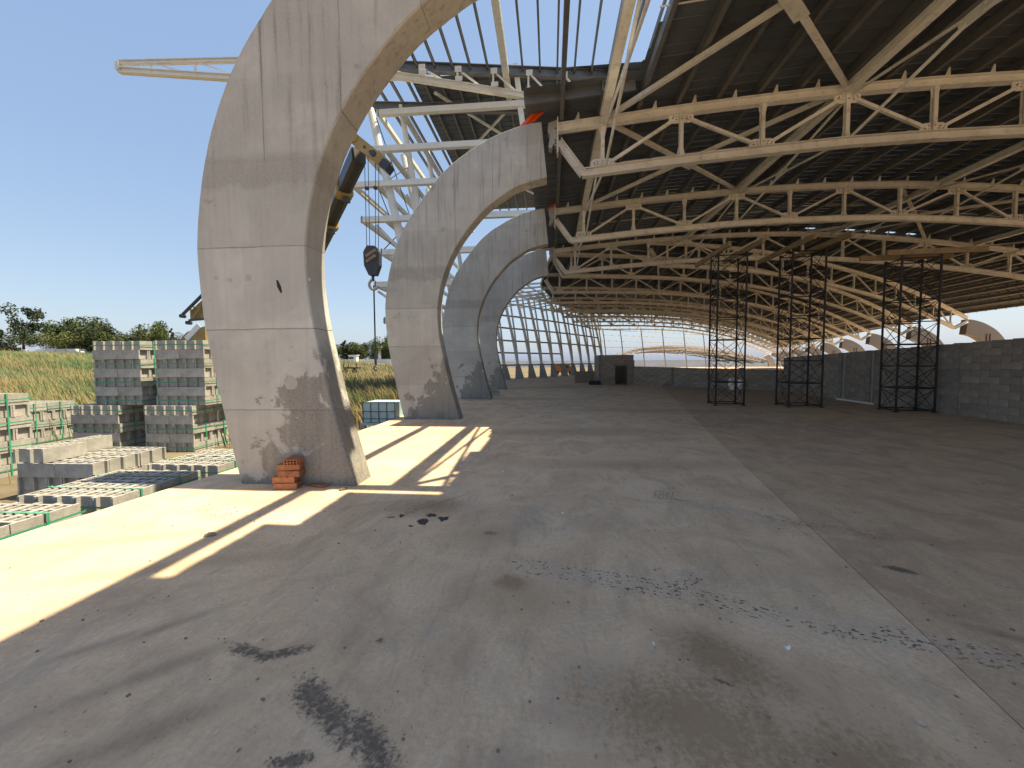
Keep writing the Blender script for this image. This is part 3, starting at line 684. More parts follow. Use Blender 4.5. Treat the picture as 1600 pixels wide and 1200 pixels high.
# ================================================================== BLOCK WALLS
bmesh_cache = {}
def wall_block(L, T, H):
    k = (round(L, 3), T, round(H, 3))
    if k not in bmesh_cache:
        m = MB(); b = .008
        a, c, d = L/2, T/2, H/2
        rows = [[(-a, y, z) for y, z in ((-c+b, -d+b), (c-b, -d+b), (c-b, d-b), (-c+b, d-b))]]
        rows[0] = [(-a, y, z) for y, z in ((-c+b, -d+b), (c-b, -d+b), (c-b, d-b), (-c+b, d-b))]
        rows.append([(-a+b, y, z) for y, z in ((-c, -d), (c, -d), (c, d), (-c, d))])
        rows.append([(a-b, y, z) for y, z in ((-c, -d), (c, -d), (c, d), (-c, d))])
        rows.append([(a, y, z) for y, z in ((-c+b, -d+b), (c-b, -d+b), (c-b, d-b), (-c+b, d-b))])
        m.quadstrip(rows, close=True); m.f.append((0, 1, 2, 3)); m.f.append((12, 13, 14, 15))
        bmesh_cache[k] = m.mesh('wall_block', 'wallblock')
    return bmesh_cache[k]
def block_wall(root, P0, P1, hfun, n, L=.5, T=.2, skip=None, mortar='mortar'):
    """courses of single blocks between plan points, given relative to root"""
    d = Vector((P1[0]-P0[0], P1[1]-P0[1], 0)); tot = d.length; d.normalize(); ang = atan2(d.y, d.x)
    core = MB(); R = Matrix.Rotation(ang, 3, 'Z')
    for c in range(n):
        s = -L/2 if c % 2 else 0.0
        while s < tot-.02:
            a0 = max(0, s); b0_ = min(tot, s+L); s += L
            h = hfun((a0+b0_)/2)/n; z = (c+.5)*h; segs = [(a0, b0_)]
            for (o0, o1, oz0, oz1) in (skip or ()):
                if oz0 < z < oz1: segs = [q_ for (u, v_) in segs for q_ in ((u, min(v_, o0)), (max(u, o1), v_)) if q_[1]-q_[0] > .05]
            for a, b in segs:
                if b-a < .05: continue
                p = Vector((P0[0], P0[1], 0))+d*((a+b)/2)+Vector((0, 0, z))
                core.box(p, (b-a+.004, T-.03-.004*(c % 2), h+.002), R)
                o = link('wall_block', wall_block(b-a-.012, T, .17), root, p+Vector((-d.y, d.x, 0))*random.uniform(-.005, .005), (random.uniform(-.006, .006), random.uniform(-.005, .005), ang+random.uniform(-.006, .006)))
                o.scale = (1, 1, (h-.012)/.17)
    return stuff(core.build('mortar_joints', mortar, root))
w = thing('block_wall', 'long unplastered concrete block wall along the right side of the floor', 'wall', (11.1, 9, 0))
ht = lambda s: 2.03-.034*(s-1.8)
block_wall(w, (0, 0), (.62, 12.7), ht, 11, .5)
for s in (3.4, 6.75, 8.3, 11.0):
    x = .62*s/12.7; m = MB(); m.box((x-.03, s, ht(s)/2), (.2, .19, ht(s)+.02)); m.build('tie_column', 'mortar', w)
w2 = thing('block_wall', 'low block wall crossing the floor between the room and the right wall', 'wall', (5.45, 27.3, 0))
dW = Vector((6.2, -5.5)); LW = dW.length
block_wall(w2, (0, 0), (dW.x, dW.y), lambda s: 1.2-.02*s, 7, .5, .2, [(4.65, 4.95, .45, 1.0), (5.2, 5.6, .45, 1.0)])
for s in (2.6, 6.4):
    MB().box((dW.x*s/LW-.02, dW.y*s/LW-.03, .58), (.17, .2, 1.16)).build('tie_column', 'mortar', w2)
rm_ = thing('block_room', 'small roofless block room with a doorway at the end of the floor', 'building', (3.3, 27.4, 0))
block_wall(rm_, (0, 0), (2.1, 0), lambda s: 1.95, 11, .5, .2, [(.93, 1.7, -.1, 1.27)])
block_wall(rm_, (0, .12), (0, 3.0), lambda s: 1.95, 11, .5, .2); block_wall(rm_, (2.1, .12), (2.1, 3.0), lambda s: 1.6, 9, .5, .2)
MB().box((1.32, -.005, 1.32), (1.1, .215, .1)).build('lintel', 'mortar', rm_)
MB().box((1.05, 3.0, .8), (2.2, .2, 1.6)).build('back_wall', 'wallblock', rm_)
pw = tag(MB().box((2.4, 29.5, .42), (1.3, .2, .84)).box((3.08, 29.5, .42), (.05, .26, .88)).build('parapet', 'wallblock'), 'short low block parapet left of the roofless room', 'wall')
tag(MB().box((2.9, 27.3, .12), (.75, .5, .2)).box((2.9, 27.3, .25), (.6, .42, .06)).build('trough', 'black'), 'black trough on the floor beside the roofless room', 'trough')
# sacks against the low wall
for i, (x, y, h, lb) in enumerate(((9.75, 23.1, .62, 'taller pale sack propped against the low block wall'), (10.1, 22.8, .55, 'shorter pale sack propped against the low block wall'))):
    rows = []
    for j in range(7):
        t = j/6; r = .17*(1-.25*abs(2*t-1)**3)*(.75 if j in (0, 6) else 1)
        rows.append([(r*cos(a*pi/5)*(1+.12*noise.noise(Vector((a, j, i)))), .75*r*sin(a*pi/5), h*t) for a in range(10)])
    m = MB(); m.quadstrip(rows, True); m.f.append(tuple(range(10))); m.f.append(tuple(range(60, 70)))
    o = m.build('sack', 'paper', None, True); o.location = (x, y, 0); tag(o, lb, 'sack')
# ================================================================== SCAFFOLDS
def scaffold(c, w_, d_, H, rz, label):
    r = thing('scaffold_tower', label, 'scaffold', c, rz, 'scaffold towers')
    X, Y = w_/2, d_/2; cs = [(-X, -Y), (X, -Y), (X, Y), (-X, Y)]; n = 7; h = H/n
    for x, y in cs:
        l = MB().tube((x, y, .012), (x*1.0, y, H), .03, 8).build('leg', 'black', r)
        MB().box((x, y, .008), (.13, .13, .012)).build('base_plate', 'black', l)
    for i in range(n+1):
        for j in range(4):
            a, b = cs[j], cs[(j+1) % 4]; z = .06+i*h if i < n else H-.06
            if i in (0, n) or (i+j) % 2 == 0 or j % 2 == 0: MB().tube((*a, z), (*b, z), .018, 6).build('ledger', 'black', r)
            if i < n:
                MB().tube((*a, z), (*b, z+h*.96), .0095, 5).build('cross_brace', 'black', r)
                MB().tube((*b, z), (*a, z+h*.96), .0095, 5).build('cross_brace', 'black', r)
    return r
scaffold((6.15, 15.02, 0), .9, .82, 5.15, -.08, 'black scaffold tower in front of the low cross wall, leftmost of three')
scaffold((8.3, 14.57, 0), .98, .84, 5.1, -.06, 'middle black scaffold tower of the three')
scaffold((10.6, 13.25, 0), .95, .72, 4.5, -.12, 'rightmost black scaffold tower, shorter, close to the right wall')
def timber(a, b, label):
    a, b = Vector(a), Vector(b); m = MB(); m.bar((0,0,0), b-a, .09, .15); m.bar((b-a)*.02+Vector((0,0,.02)), (b-a)*.98+Vector((0,0,.02)), .112, .05)
    o = m.build('timber_beam', 'timber'); o.location = a; tag(o, label, 'timber beam', 'timber beams on the scaffolds')
timber((5.72, 13.9, 5.27), (5.7, 16.9, 5.27), 'yellow-brown timber on the leftmost scaffold, left one of two')
timber((6.6, 13.6, 5.27), (6.55, 16.4, 5.27), 'yellow-brown timber on the leftmost scaffold, right one of two')
timber((7.85, 13.2, 5.22), (7.8, 16.4, 5.22), 'yellow-brown timber on the middle scaffold, left one of two')
timber((8.78, 13.0, 5.22), (8.72, 16.0, 5.22), 'yellow-brown timber on the middle scaffold, right one of two')
timber((9.7, 12.98, 4.62), (12.2, 12.85, 4.62), 'long brown timber across the near side of the rightmost scaffold')
timber((9.4, 13.6, 4.62), (11.9, 13.52, 4.62), 'long brown timber across the far side of the rightmost scaffold')
pl = MB().tube((0, 0, .04), (-.1, -1.95, .04), .035, 8).build('white_pipe', 'whiter'); pl.location = (11.0, 16.85, 0); tag(pl, 'white pipe lying on the floor along the right wall', 'pipe')
for y, x in ((16.8, 11.28), (15.3, 11.2)):
    o = MB().tube((0, 0, 0), (.0, 0, 1.75), .022, 6).build('upright_bar', 'steelgrey'); o.location = (x-.06, y, 0); tag(o, f'thin upright bar leaning on the right wall, {"farther" if y > 16 else "nearer"} one', 'bar')
# ================================================================== CRANE
cr = thing('mobile_crane', 'yellow mobile crane behind the nearest rib, its dark telescopic boom reaching right', 'crane', (-30, 40, .9))
o0 = Vector((-30, 40, .9)); b0 = Vector((-28.6, 40.6, 4.2))-o0; b1 = Vector((-6.24, 13.5, 8.62))-o0
bl = lambda t: b0.lerp(b1, t)
octp = lambda w, h: [(-w/2, -h/2+.1*h), (-w/2+.25*w, -h/2), (w/2-.25*w, -h/2), (w/2, -h/2+.1*h), (w/2, h/2), (-w/2, h/2)]
for t0, t1, w_, h_ in ((0, .55, .78, .9), (.53, .84, .64, .74), (.82, .925, .55, .62), (.92, .99, .46, .52)):
    MB().prism(bl(t0), bl(t1), octp(w_, h_)).build('boom_section', 'boom', cr)
for t, w_, h_ in ((.55, .86, .98), (.84, .72, .82), (.925, .62, .72)):
    MB().prism(bl(t-.008), bl(t+.004), octp(w_, h_)).build('boom_collar', 'yellow', cr)
    d = (b1-b0).normalized()
    MB().box(bl(t-.002)+Vector((.1, 0, -h_/2-.07)), (.2, .25, .16)).build('collar_pad', 'boom', cr)
hd = Vector((-5.35, 13.35, 8.0))-o0; ht_ = Vector((-6.35, 13.45, 8.85))-o0
head = MB().prism(ht_, hd, [(-.2, -.16), (.2, -.16), (.2, .18), (-.2, .18)]).build('boom_head', 'yellow', cr)
for t in (.05, .75):
    p = ht_.lerp(hd, t)+Vector((0, 0, .1)); MB().tube(p+Vector((-.1, -.24, 0)), p+Vector((-.1, .24, 0)), .17 if t < .5 else .1, 14).build('sheave', 'yellow' if t < .5 else 'boom', head)
MB().box(hd+Vector((.03, -.02, -.06)), (.3, .42, .26), Matrix.Rotation(.7, 3, 'Y')).build('rope_guard', 'boom', head)
for t in (.35, .55):
    p = ht_.lerp(hd, t); MB().tube(p+Vector((0, -.215, 0)), p+Vector((0, -.19, 0)), .05, 10).build('pin_plate', 'boom', head)
# carrier, cab and the stowed lattice jib
MB().box((1, 0, .9), (11.5, 2.5, .5)).box((-1.5, 0, 1.3), (6, 2.4, .4)).build('carrier', 'yellow', cr)
for x in (-4, -2.5, 1.8, 3.3, 5.3):
    for y in (-1.15, 1.15): MB().tube((x, y-.2, .52), (x, y+.2, .52), .58, 18).build('wheel', 'rubber', cr)
m = MB(); m.extrude([(-8.2, -.9, 2.75), (-5.2, -.9, 2.75), (-5.2, -.9, 4.5), (-7.2, -.9, 3.95), (-7.85, -.9, 3.4)], (0, 1.8, 0)); hs = m.build('counterweight_housing', 'yellow', cr)
MB().bar((-7.35, -.93, 3.2), (-5.8, -.93, 4.6), .03, .55).build('white_panel', 'paper', hs)
for x in (-7.7, -6.4): MB().tube((x, -.95, 2.95), (x, -.88, 2.95), .2, 10).build('vent_hole', 'boom', hs)
jb = [(-7.9, 0, 5.75), (-4.9, 0, 8.3)]; j2 = [(-7.2, 0, 5.1), (-4.6, 0, 6.0)]
ja = MB().bar((-7.9, -.6, 5.75), (-4.9, -.6, 8.3), .22, .22).build('jib_top_chord', 'boom', cr)
MB().bar((-7.2, -.6, 5.15), (-4.6, -.6, 5.3), .2, .2).build('jib_bottom_chord', 'boom', ja)
m = MB(); m.extrude([(-7.35, -.3, 6.1), (-7.0, -.3, 5.2), (-4.6, -.3, 5.3), (-4.6, -.3, 8.3)], (0, .12, 0)); m.build('jib_side', 'yellow', ja)
for a, b in (((-7.0, 5.2), (-5.6, 6.6)), ((-6.95, 5.2), (-6.95, 6.4)), ((-6.9, 6.5), (-5.2, 6.5)), ((-5.7, 5.2), (-5.0, 7.8))):
    MB().bar((a[0], -.62, a[1]), (b[0], -.62, b[1]), .1, .1).build('lattice_bar', 'yellow', ja)
for x, z in ((-7.95, 5.6), (-7.3, 4.9)): MB().tube((x, -.8, z), (x, -.3, z), .2, 10).build('sheave', 'boom', ja)
hb = thing('hook_block', 'dark crane hook block hanging on wire ropes against the sky', 'hook block', (-5.95, 13.5, 4.3))
m = MB(); m.extrude([(-.27, -.12, .95), (-.14, -.12, 1.16), (.12, -.12, 1.14), (.28, -.12, .9), (.27, -.12, .5), (.14, -.12, .18), (-.1, -.12, .18), (-.25, -.12, .5)], (0, .24, 0)); pl_ = m.build('side_plate', 'boom', hb)
for k_, z in enumerate((.72, .9)):
    MB().bar((-.17, -.135, z-.1), (.16, -.135, z+.1), .03, .09).build('stripe', 'timber', pl_)
MB().tube((0, -.14, .83), (0, .14, .83), .22, 16).build('sheave', 'boom', pl_)
MB().tube((0, 0, .2), (0, 0, .0), .05, 8).build('shank', 'boom', hb)
m = MB(); hp = [(0, 0, .08)]+[(.02-.16*cos(a), 0, -.12-.16*sin(a)+0*a) for a in [(-.9+i*.42) for i in range(10)]]
m.polysweep([Vector(p) for p in hp], [(.05*cos(a*pi/3), .05*sin(a*pi/3)) for a in range(6)], (0, 1, 0)); m.build('hook', 'steelgrey', hb)
for x, dx, yy in ((-.17, .02, -.05), (-.11, .04, .05), (.13, .1, -.05), (.19, .12, .05)):
    MB().tube((x, yy, 1.0), (x+dx-.02, yy, 4.3), .012, 5).build('hoist_rope', 'boom', hb)
for x in (-.12, .17): MB().box((x, -.03, 3.05), (.1, .12, .08)).build('rope_clamp', 'boom', hb)
sl = thing('lifting_sling', 'long wire sling with end hook hanging below the hook block', 'sling', (-5.93, 13.5, 1.3))
for dx in (-.012, .014): MB().tube((dx, 0, .2), (dx, 0, 2.86), .014, 6).build('wire', 'boom', sl)
MB().tube((0, 0, .16), (0, 0, .62), .045, 8).build('ferrule', 'boom', sl)
m = MB(); m.polysweep([Vector((.07*cos(a), 0, .05+.07*sin(a))) for a in [i*.6+.6 for i in range(9)]], [(.022*cos(a*pi/3), .022*sin(a*pi/3)) for a in range(6)], (0, 1, 0)); m.build('end_hook', 'boom', sl)
# ================================================================== BLOCK PACKS OUTSIDE
BL, BW, BH = .6, .24, .213
def hollow_block():
    """hollow block lying along x: recessed ends, three open cells on top"""
    m = MB(); a, b, h = BL/2-.004, BW/2-.004, BH-.006; f_ = .028; rec = .045
    # outline with end recesses (I-like plan)
    pl = [(-a, -b), (a, -b), (a, -b+f_), (a-rec, -b+f_), (a-rec, b-f_), (a, b-f_), (a, b), (-a, b), (-a, b-f_), (-a+rec, b-f_), (-a+rec, -b+f_), (-a, -b+f_)]
    n = len(pl); v0 = len(m.v)
    m.v += [(x, y, 0) for x, y in pl]+[(x, y, h) for x, y in pl]
    for j in range(n): m.f.append((j, (j+1) % n, n+(j+1) % n, n+j))
    m.f.append(tuple(range(n-1, -1, -1)))
    # top: flanges and webs around three cells
    cells = [(-a+rec+.03, -.098), (-.082, .082), (.098, a-rec-.03)]
    ys = (-b+f_, b-f_); yr_ = ((-b+f_, -.011), (.011, b-f_))
    def face(pts): 
        s = len(m.v); m.v.extend(pts); m.f.append(tuple(range(s, s+len(pts))))
    face([(-a, -b, h), (a, -b, h), (a, ys[0], h), (-a, ys[0], h)]); face([(-a, ys[1], h), (a, ys[1], h), (a, b, h), (-a, b, h)])
    xs_ = [-a+rec]+[c for cc in cells for c in cc]+[a-rec]
    for i in range(0, 8, 2): face([(xs_[i], ys[0], h), (xs_[i+1], ys[0], h), (xs_[i+1], ys[1], h), (xs_[i], ys[1], h)])
    for x0, x1 in cells:
        zb_ = h-.15
        face([(x0, -.011, h), (x1, -.011, h), (x1, .011, h), (x0, .011, h)])
        for y0_, y1_ in yr_:
            c4 = [(x0, y0_), (x1, y0_), (x1, y1_), (x0, y1_)]
            for j in range(4):
                p, q_ = c4[j], c4[(j+1) % 4]; face([(*p, h), (*q_, h), (*q_, zb_), (*p, zb_)])
            face([(*p, zb_) for p in c4])
    return m.mesh('hollow_block', 'block')
HB = hollow_block()
def pack(label, loc, rz, layers, z0=0, drop=None, straps=True, grp='strapped packs of concrete blocks beside the slab'):
    """layers bottom to top: 'A' long faces to the front, 'B' ends to the front"""
    r = thing('block_pack', label, 'block pack', loc, rz, grp)
    P = 2*BL
    for i, t in enumerate(layers):
        ox, oy = random.uniform(-.014, .014), random.uniform(-.014, .014)
        for j in range(10):
            if drop and drop(i, j): continue
            jx_, jy_, jr = random.uniform(-.004, .004), random.uniform(-.005, .005), random.uniform(-.012, .012)
            if t == 'A': x, y, ro = BL*(j % 2+.5), BW*(j//2+.5), 0
            else: x, y, ro = BW*(j % 5+.5), BL*(j//5+.5), pi/2
            link('hollow_block', HB, r, (x+ox+jx_, y+oy+jy_, i*BH), (0, 0, ro+jr))
    H = len(layers)*BH
    if straps:
        def band(z, hw=.011):
            m = MB(); e = .016; c = [(-e, -e), (P+e, -e), (P+e, P+e), (-e, P+e)]
            rows = [[(x, y, z+dz+.012*sin(3*k+z*9)) for k, (x, y) in enumerate(c)] for dz in (-hw, hw)]
            m.quadstrip(rows, True); return m
        for i, t in enumerate(layers):
            if t == 'B': band(i*BH+BH*.5).build('strap', 'strap', r)
        for x in (P*.28, P*.72):
            m = MB(); e = .024; c = [(-e, 0), (-e, H+.006), (P+e, H+.006), (P+e, 0)]
            m.quadstrip([[(yy, x+dx, z) for yy, z in c] for dx in (-.012, .012)]); m.build('strap', 'strap', r)
    return r
gz = -.46
pack('lower pack of the left tall stack of grey blocks', (-11.13, 8.5, gz), .02, 'BABAB')
pack('upper pack of the left tall stack of grey blocks', (-10.62, 8.62, gz+5*BH), .0, 'BABABAB')
pack('lower pack of the right tall stack, beside the nearest rib', (-9.26, 8.5, gz), .0, 'BABAB')
pack('upper pack of the right tall stack, beside the nearest rib', (-9.04, 8.62, gz+5*BH), .01, 'BABABAB')
pack('head-high pack of grey blocks at the left edge of the picture', (-10.95, 5.6, gz), .0, 'BABABAB')
pack('pack of grey blocks behind, between the left edge and the tall stacks', (-13.75, 8.5, gz), .0, 'BABAB')
pack('loosened pack with three layers and its straps gone at the front', (-7.85, 5.25, gz-.07), .03, 'BBAB', 0, lambda i, j: i == 3 and j not in (0, 1, 5), False)
pack('low pack beside the slab with the rib shadow across its open cells', (-6.14, 4.08, gz+.08), .02, 'BB')
pack('low pack in the bottom left corner beside the slab edge', (-6.27, 2.72, gz+.08), .03, 'BB')
pack('low pack with pale open cells against the outer side of the nearest rib', (-6.25, 5.75, gz+.03), -.02, 'BB')
for i, (x, y, z, lb) in enumerate(((-2.62, 18.6, 0, 'lower pale block at the foot of the farthest left rib'), (-2.72, 18.62, .22, 'upper pale block at the foot of the farthest left rib'))):
    o = link('loose_block', HB, None, (x, y, z), (0, 0, .05)); tag(o, lb, 'block')
o = link('loose_block', HB, None, (6.9, 25.6, 0), (0, 0, .4)); tag(o, 'single block on the floor before the low cross wall', 'block'); o.scale = (.6, .9, 1)
# ================================================================== RED HOLLOW BRICKS
def red_brick(broken=False):
    L, W_, H = .24, .15, .078; m = MB(); t = .011; ny, nz = 4, 2
    cw = (W_-t*(ny+1))/ny; chh = (H-t*(nz+1))/nz; dp = .05
    a = L/2
    pl = [(-W_/2, 0), (W_/2, 0), (W_/2, H), (-W_/2, H)]
    if not broken: m.quadstrip([[(-a, y, z) for y, z in pl], [(a, y, z) for y, z in pl]], True)
    else:
        m.quadstrip([[(-a, y, z) for y, z in pl], [(-.02+.08*(z > .04), y, z) for y, z in pl], ], True)
        m.quadstrip([[(.0+.06*(y > 0), y, z) for y, z in pl], [(a, y, z) for y, z in pl]], True)
    for sx in (-1, 1):
        x = sx*a; ysn = [-W_/2]; 
        grid_y = sorted([-W_/2+t+i*(cw+t) for i in range(ny)]+[-W_/2+t+i*(cw+t)+cw for i in range(ny)]+[-W_/2, W_/2]); grid_z = sorted([t+i*(chh+t) for i in range(nz)]+[t+i*(chh+t)+chh for i in range(nz)]+[0, H])
        for i in range(len(grid_y)-1):
            for j in range(len(grid_z)-1):
                y0, y1, z0, z1 = grid_y[i], grid_y[i+1], grid_z[j], grid_z[j+1]
                if i % 2 == 1 and j % 2 == 1:
                    xi = x-sx*dp; c = [(y0, z0), (y1, z0), (y1, z1), (y0, z1)]
                    for k in range(4):
                        p, q_ = c[k], c[(k+1) % 4]; s = len(m.v); m.v += [(x, *p), (x, *q_), (xi, *q_), (xi, *p)]; m.f.append((s, s+1, s+2, s+3))
                    s = len(m.v); m.v += [(xi, *p) for p in c]; m.f.append((s, s+1, s+2, s+3))
                else:
                    s = len(m.v); m.v += [(x, y0, z0), (x, y1, z0), (x, y1, z1), (x, y0, z1)]; m.f.append((s, s+1, s+2, s+3))
    me = bpy.data.meshes.new('hollow_brick'); me.from_pydata(m.v, [], m.f); me.materials.append(M['brick'])
    bm = bmesh.new(); bm.from_mesh(me); bmesh.ops.remove_doubles(bm, verts=bm.verts, dist=1e-5); bmesh.ops.recalc_face_normals(bm, faces=bm.faces); bm.to_mesh(me); bm.free()
    return me
RB = red_brick(); RBB = red_brick(True)
bb = (-3.26, 4.74)
for i, (dx, dy, rz, me, lb) in enumerate(((0, 0, .18, RB, 'bottom red hollow brick of the little stack'), (.0, .0, .15, RB, 'second red hollow brick from the bottom of the stack'), (.035, .02, .12, RBB, 'broken red hollow brick in the middle of the stack'), (.05, .02, .2, RB, 'red hollow brick just under the crosswise top one'), (.075, .03, 1.78, RB, 'top red hollow brick lying crosswise on the stack'))):
    o = link('hollow_brick', me, None, (bb[0]+dx+(-.018 if i % 2 else .012), bb[1]+dy+(.012 if i % 2 else 0), .004+i*.0755), (0, 0, rz)); tag(o, lb, 'brick', 'red hollow bricks')
    o.scale = (1.1, 1.05, .93)
for i, (x, y, rz, lb) in enumerate(((-2.98, 4.92, .3, 'broken red brick shard lying right of the stack'), (-2.9, 4.84, -.2, 'flat red brick shard nearest the rib edge'))):
    m = MB(); m.extrude([(-.12, -.05, 0), (.1, -.06, 0), (.13, .02, 0), (.02, .06, 0), (-.1, .04, 0)], (0, 0, .018+.01*i)); o = m.build('brick_shard', 'brick'); o.location = (x, y, .003); o.rotation_euler = (0, 0, rz); tag(o, lb, 'brick shard')
# ================================================================== SMALL THINGS
tk = thing('blue_tank', 'pale blue caged plastic tank beside the second rib', 'tank', (-4.75, 11.4, -.46))
MB().box((0, 0, .62), (.95, .9, .55)).build('bottle', 'blue', tk)
MB().box((0, 0, .3), (1.05, 1.0, .07)).build('tray', 'blue', tk)
for x in (-.46, .46):
    for y in (-.44, .44): MB().box((x, y, .14), (.12, .12, .26)).build('foot', 'steelgrey', tk)
for i in range(5):
    x = -.46+.23*i; MB().bar((x, -.465, .33), (x, -.465, .92), .015, .015).build('cage_bar', 'boom', tk)
for z in (.45, .65, .9): MB().bar((-.48, -.475, z), (.48, -.475, z), .015, .015).build('cage_bar', 'boom', tk)
ob = thing('orange_bundle', 'bright orange folded plastic strips tucked on the second rib tip', 'plastic strips', (-.42, YR(2)+.12, 7.6))
for i, (a, b, w_) in enumerate((((-.32, -.02, 0), (.12, .0, .44), .1), ((-.24, .05, .0), (.2, .06, .36), .08), ((-.14, -.06, .02), (.25, -.05, .34), .07), ((-.2, .0, .02), (.18, .03, .4), .06))):
    MB().bar(a, b, w_, .025, (.3, -.7, .5)).build('strip', 'orange', ob)
o = MB().bar((0, 0, 0), (.32, .05, .28), .03, .05).build('orange_stick', 'orange'); o.location = (-.1, YR(3)+.1, 7.62); tag(o, 'thin orange strip on the tip of the third rib', 'plastic strip')
tr = thing('farm_trailer', 'dark flat trailer standing in the field beyond the gap', 'trailer', (-22.6, 45, .35))
MB().box((0, 0, .62), (1.7, .9, .14)).build('bed', 'black', tr)
for x in (-.55, .5): MB().tube((x, -.5, .28), (x, -.34, .28), .28, 12).build('wheel', 'rubber', tr)
for x in (-.8, -.2, .75): MB().bar((x, -.4, .7), (x, -.4, 1.1), .06, .06).build('stake', 'black', tr)
# pebbles, mortar lumps, paper scraps
def lump(name, x, y, s, mat, label, cat, flat=.5, grp=None, amp=.45):
    bm = bmesh.new(); bmesh.ops.create_icosphere(bm, subdivisions=3, radius=1)
    sd = random.random()*50
    for v in bm.verts:
        k = 1+amp*noise.noise(v.co*1.3+Vector((sd, 0, 0)))+amp*.6*noise.noise(v.co*3.5+Vector((sd, 9, 0)))
        v.co = Vector((v.co.x*k*s, v.co.y*k*s*.75, max(-.2, v.co.z*k)*s*flat))
    me = bpy.data.meshes.new(name); bm.to_mesh(me); bm.free(); me.materials.append(M[mat])
    o = link(name, me, None, (x, y, s*flat*.18), (0, 0, sd)); tag(o, label, cat, grp); return o
lump('stone', -3.06, 3.35, .045, 'mortar', 'brown stone in the shadow band left of the light strip', 'stone')
lump('stone', -2.52, 4.72, .05, 'ground', 'tan clod lying in the sun before the rib edge', 'stone')
lump('concrete_chip', -3.73, 4.98, .1, 'footc', 'flat pale concrete chip left of the red bricks', 'stone', .18)
lump('stone', -3.55, 4.92, .03, 'mortar', 'small dark pebble left of the red bricks', 'stone')
for x, y, s, lb in ((-1.24, 3.82, .07, 'largest dark mortar lump left of the floor centre'), (-1.06, 3.9, .06, 'dark mortar lump on the right of its cluster'), (-1.2, 3.98, .05, 'dark mortar lump at the back of its cluster'), (-1.5, 3.95, .035, 'small dark mortar lump on the left of its cluster'), (-1.32, 3.7, .025, 'smallest dark mortar lump in front of its cluster')):
    lump('mortar_lump', x, y, s*.9, 'tar', lb, 'mortar', .12, 'dark mortar lumps', 1.0)
sc_l = ['white scrap on the floor straight below the far ribs', 'white scrap just right of its neighbour in mid floor', 'small curled white scrap in mid floor', 'white speck of paper low in the centre', 'white scrap in the right foreground', 'pale shell-like scrap nearest the bottom right corner']
for (x, y), lb in zip(((-.67, 5.64), (-.33, 5.23), (.12, 4.12), (.56, 2.2), (1.26, 2.24), (1.56, 1.8)), sc_l):
    m = MB(); n = 6; r = .013+.007*random.random()
    m.quadstrip([[(r*(i/2-1), r*.6*(j-1)*(1-.3*abs(i/2-1)), .004+.012*abs(i/2-1)**2+.004*j) for i in range(5)] for j in range(3)]); m.quadstrip([[(r*(i/2-1), r*.6*(j-1)*(1-.3*abs(i/2-1)), .002+.012*abs(i/2-1)**2+.004*j) for i in range(5)] for j in range(3)])
    o = m.build('paper_scrap', 'paper', None, True); o.location = (x, y, 0); o.rotation_euler = (0, 0, random.uniform(0, 3)); tag(o, lb, 'scrap')
# long thin board line and tyre-tread flecks pressed in the slab
tm = MB()
def flecks(path, width, n, size, dens=1):
    P = [Vector((*p, 0)) for p in path]
    for i in range(n):
        k = random.randrange(len(P)-1); t = random.random(); c = P[k].lerp(P[k+1], t); d = (P[k+1]-P[k]).normalized(); s = Vector((-d.y, d.x, 0))
        rowi = random.randint(-2, 2)/2
        c = c+s*(rowi*width+random.gauss(0, width*.1))
        if noise.noise(c*1.7) < -.28: continue
        a = size*random.uniform(.45, 1.2); b = a*random.uniform(.18, .42); an = random.gauss(0, .25)
        e1 = (d*cos(an)+s*sin(an)); e2 = Vector((-e1.y, e1.x, 0)); b0_ = len(tm.v)
        for j in range(6):
            r = random.uniform(.65, 1.1); q_ = c+e1*(a*r*cos(j*pi/3))+e2*(b*r*sin(j*pi/3)); tm.v.append((q_.x, q_.y, .003))
        tm.f.append(tuple(range(b0_, b0_+6)))
flecks([(-.3, 3.05), (.45, 2.88), (.85, 2.76), (1.48, 2.5), (2.0, 2.38), (2.5, 2.18), (3.1, 1.95)], .085, 560, .013)
flecks([(.85, 2.8), (1.05, 2.95)], .05, 25, .014)
flecks([(1.9, 7.3), (1.35, 4.95), (1.25, 4.65)], .09, 220, .013)
flecks([(1.2, 4.68), (1.64, 4.48), (2.04, 4.23), (2.45, 4.05), (3.0, 3.7)], .08, 300, .013)
flecks([(-4.3, 4.05), (-3.6, 3.98), (-2.7, 3.68)], .12, 260, .012)
stuff(tag(tm.build('tyre_tread_flecks', 'tread'), 'dark flecks of tyre tread pressed into the slab', 'tyre marks'))
gr_ = MB()
for i in range(420):
    x = random.uniform(-4.5, 6); y = 1.3+9*random.random()**1.6; s = random.uniform(.003, .009)
    if x < -4.2: continue
    gr_.box((x, y, s*.5), (s*random.uniform(1, 2.4), s*random.uniform(.8, 1.6), s), Matrix.Rotation(random.uniform(0, 3), 3, 'Z'))
stuff(tag(gr_.build('grit', 'mortar'), 'scattered grit and crumbs on the concrete floor', 'grit'))
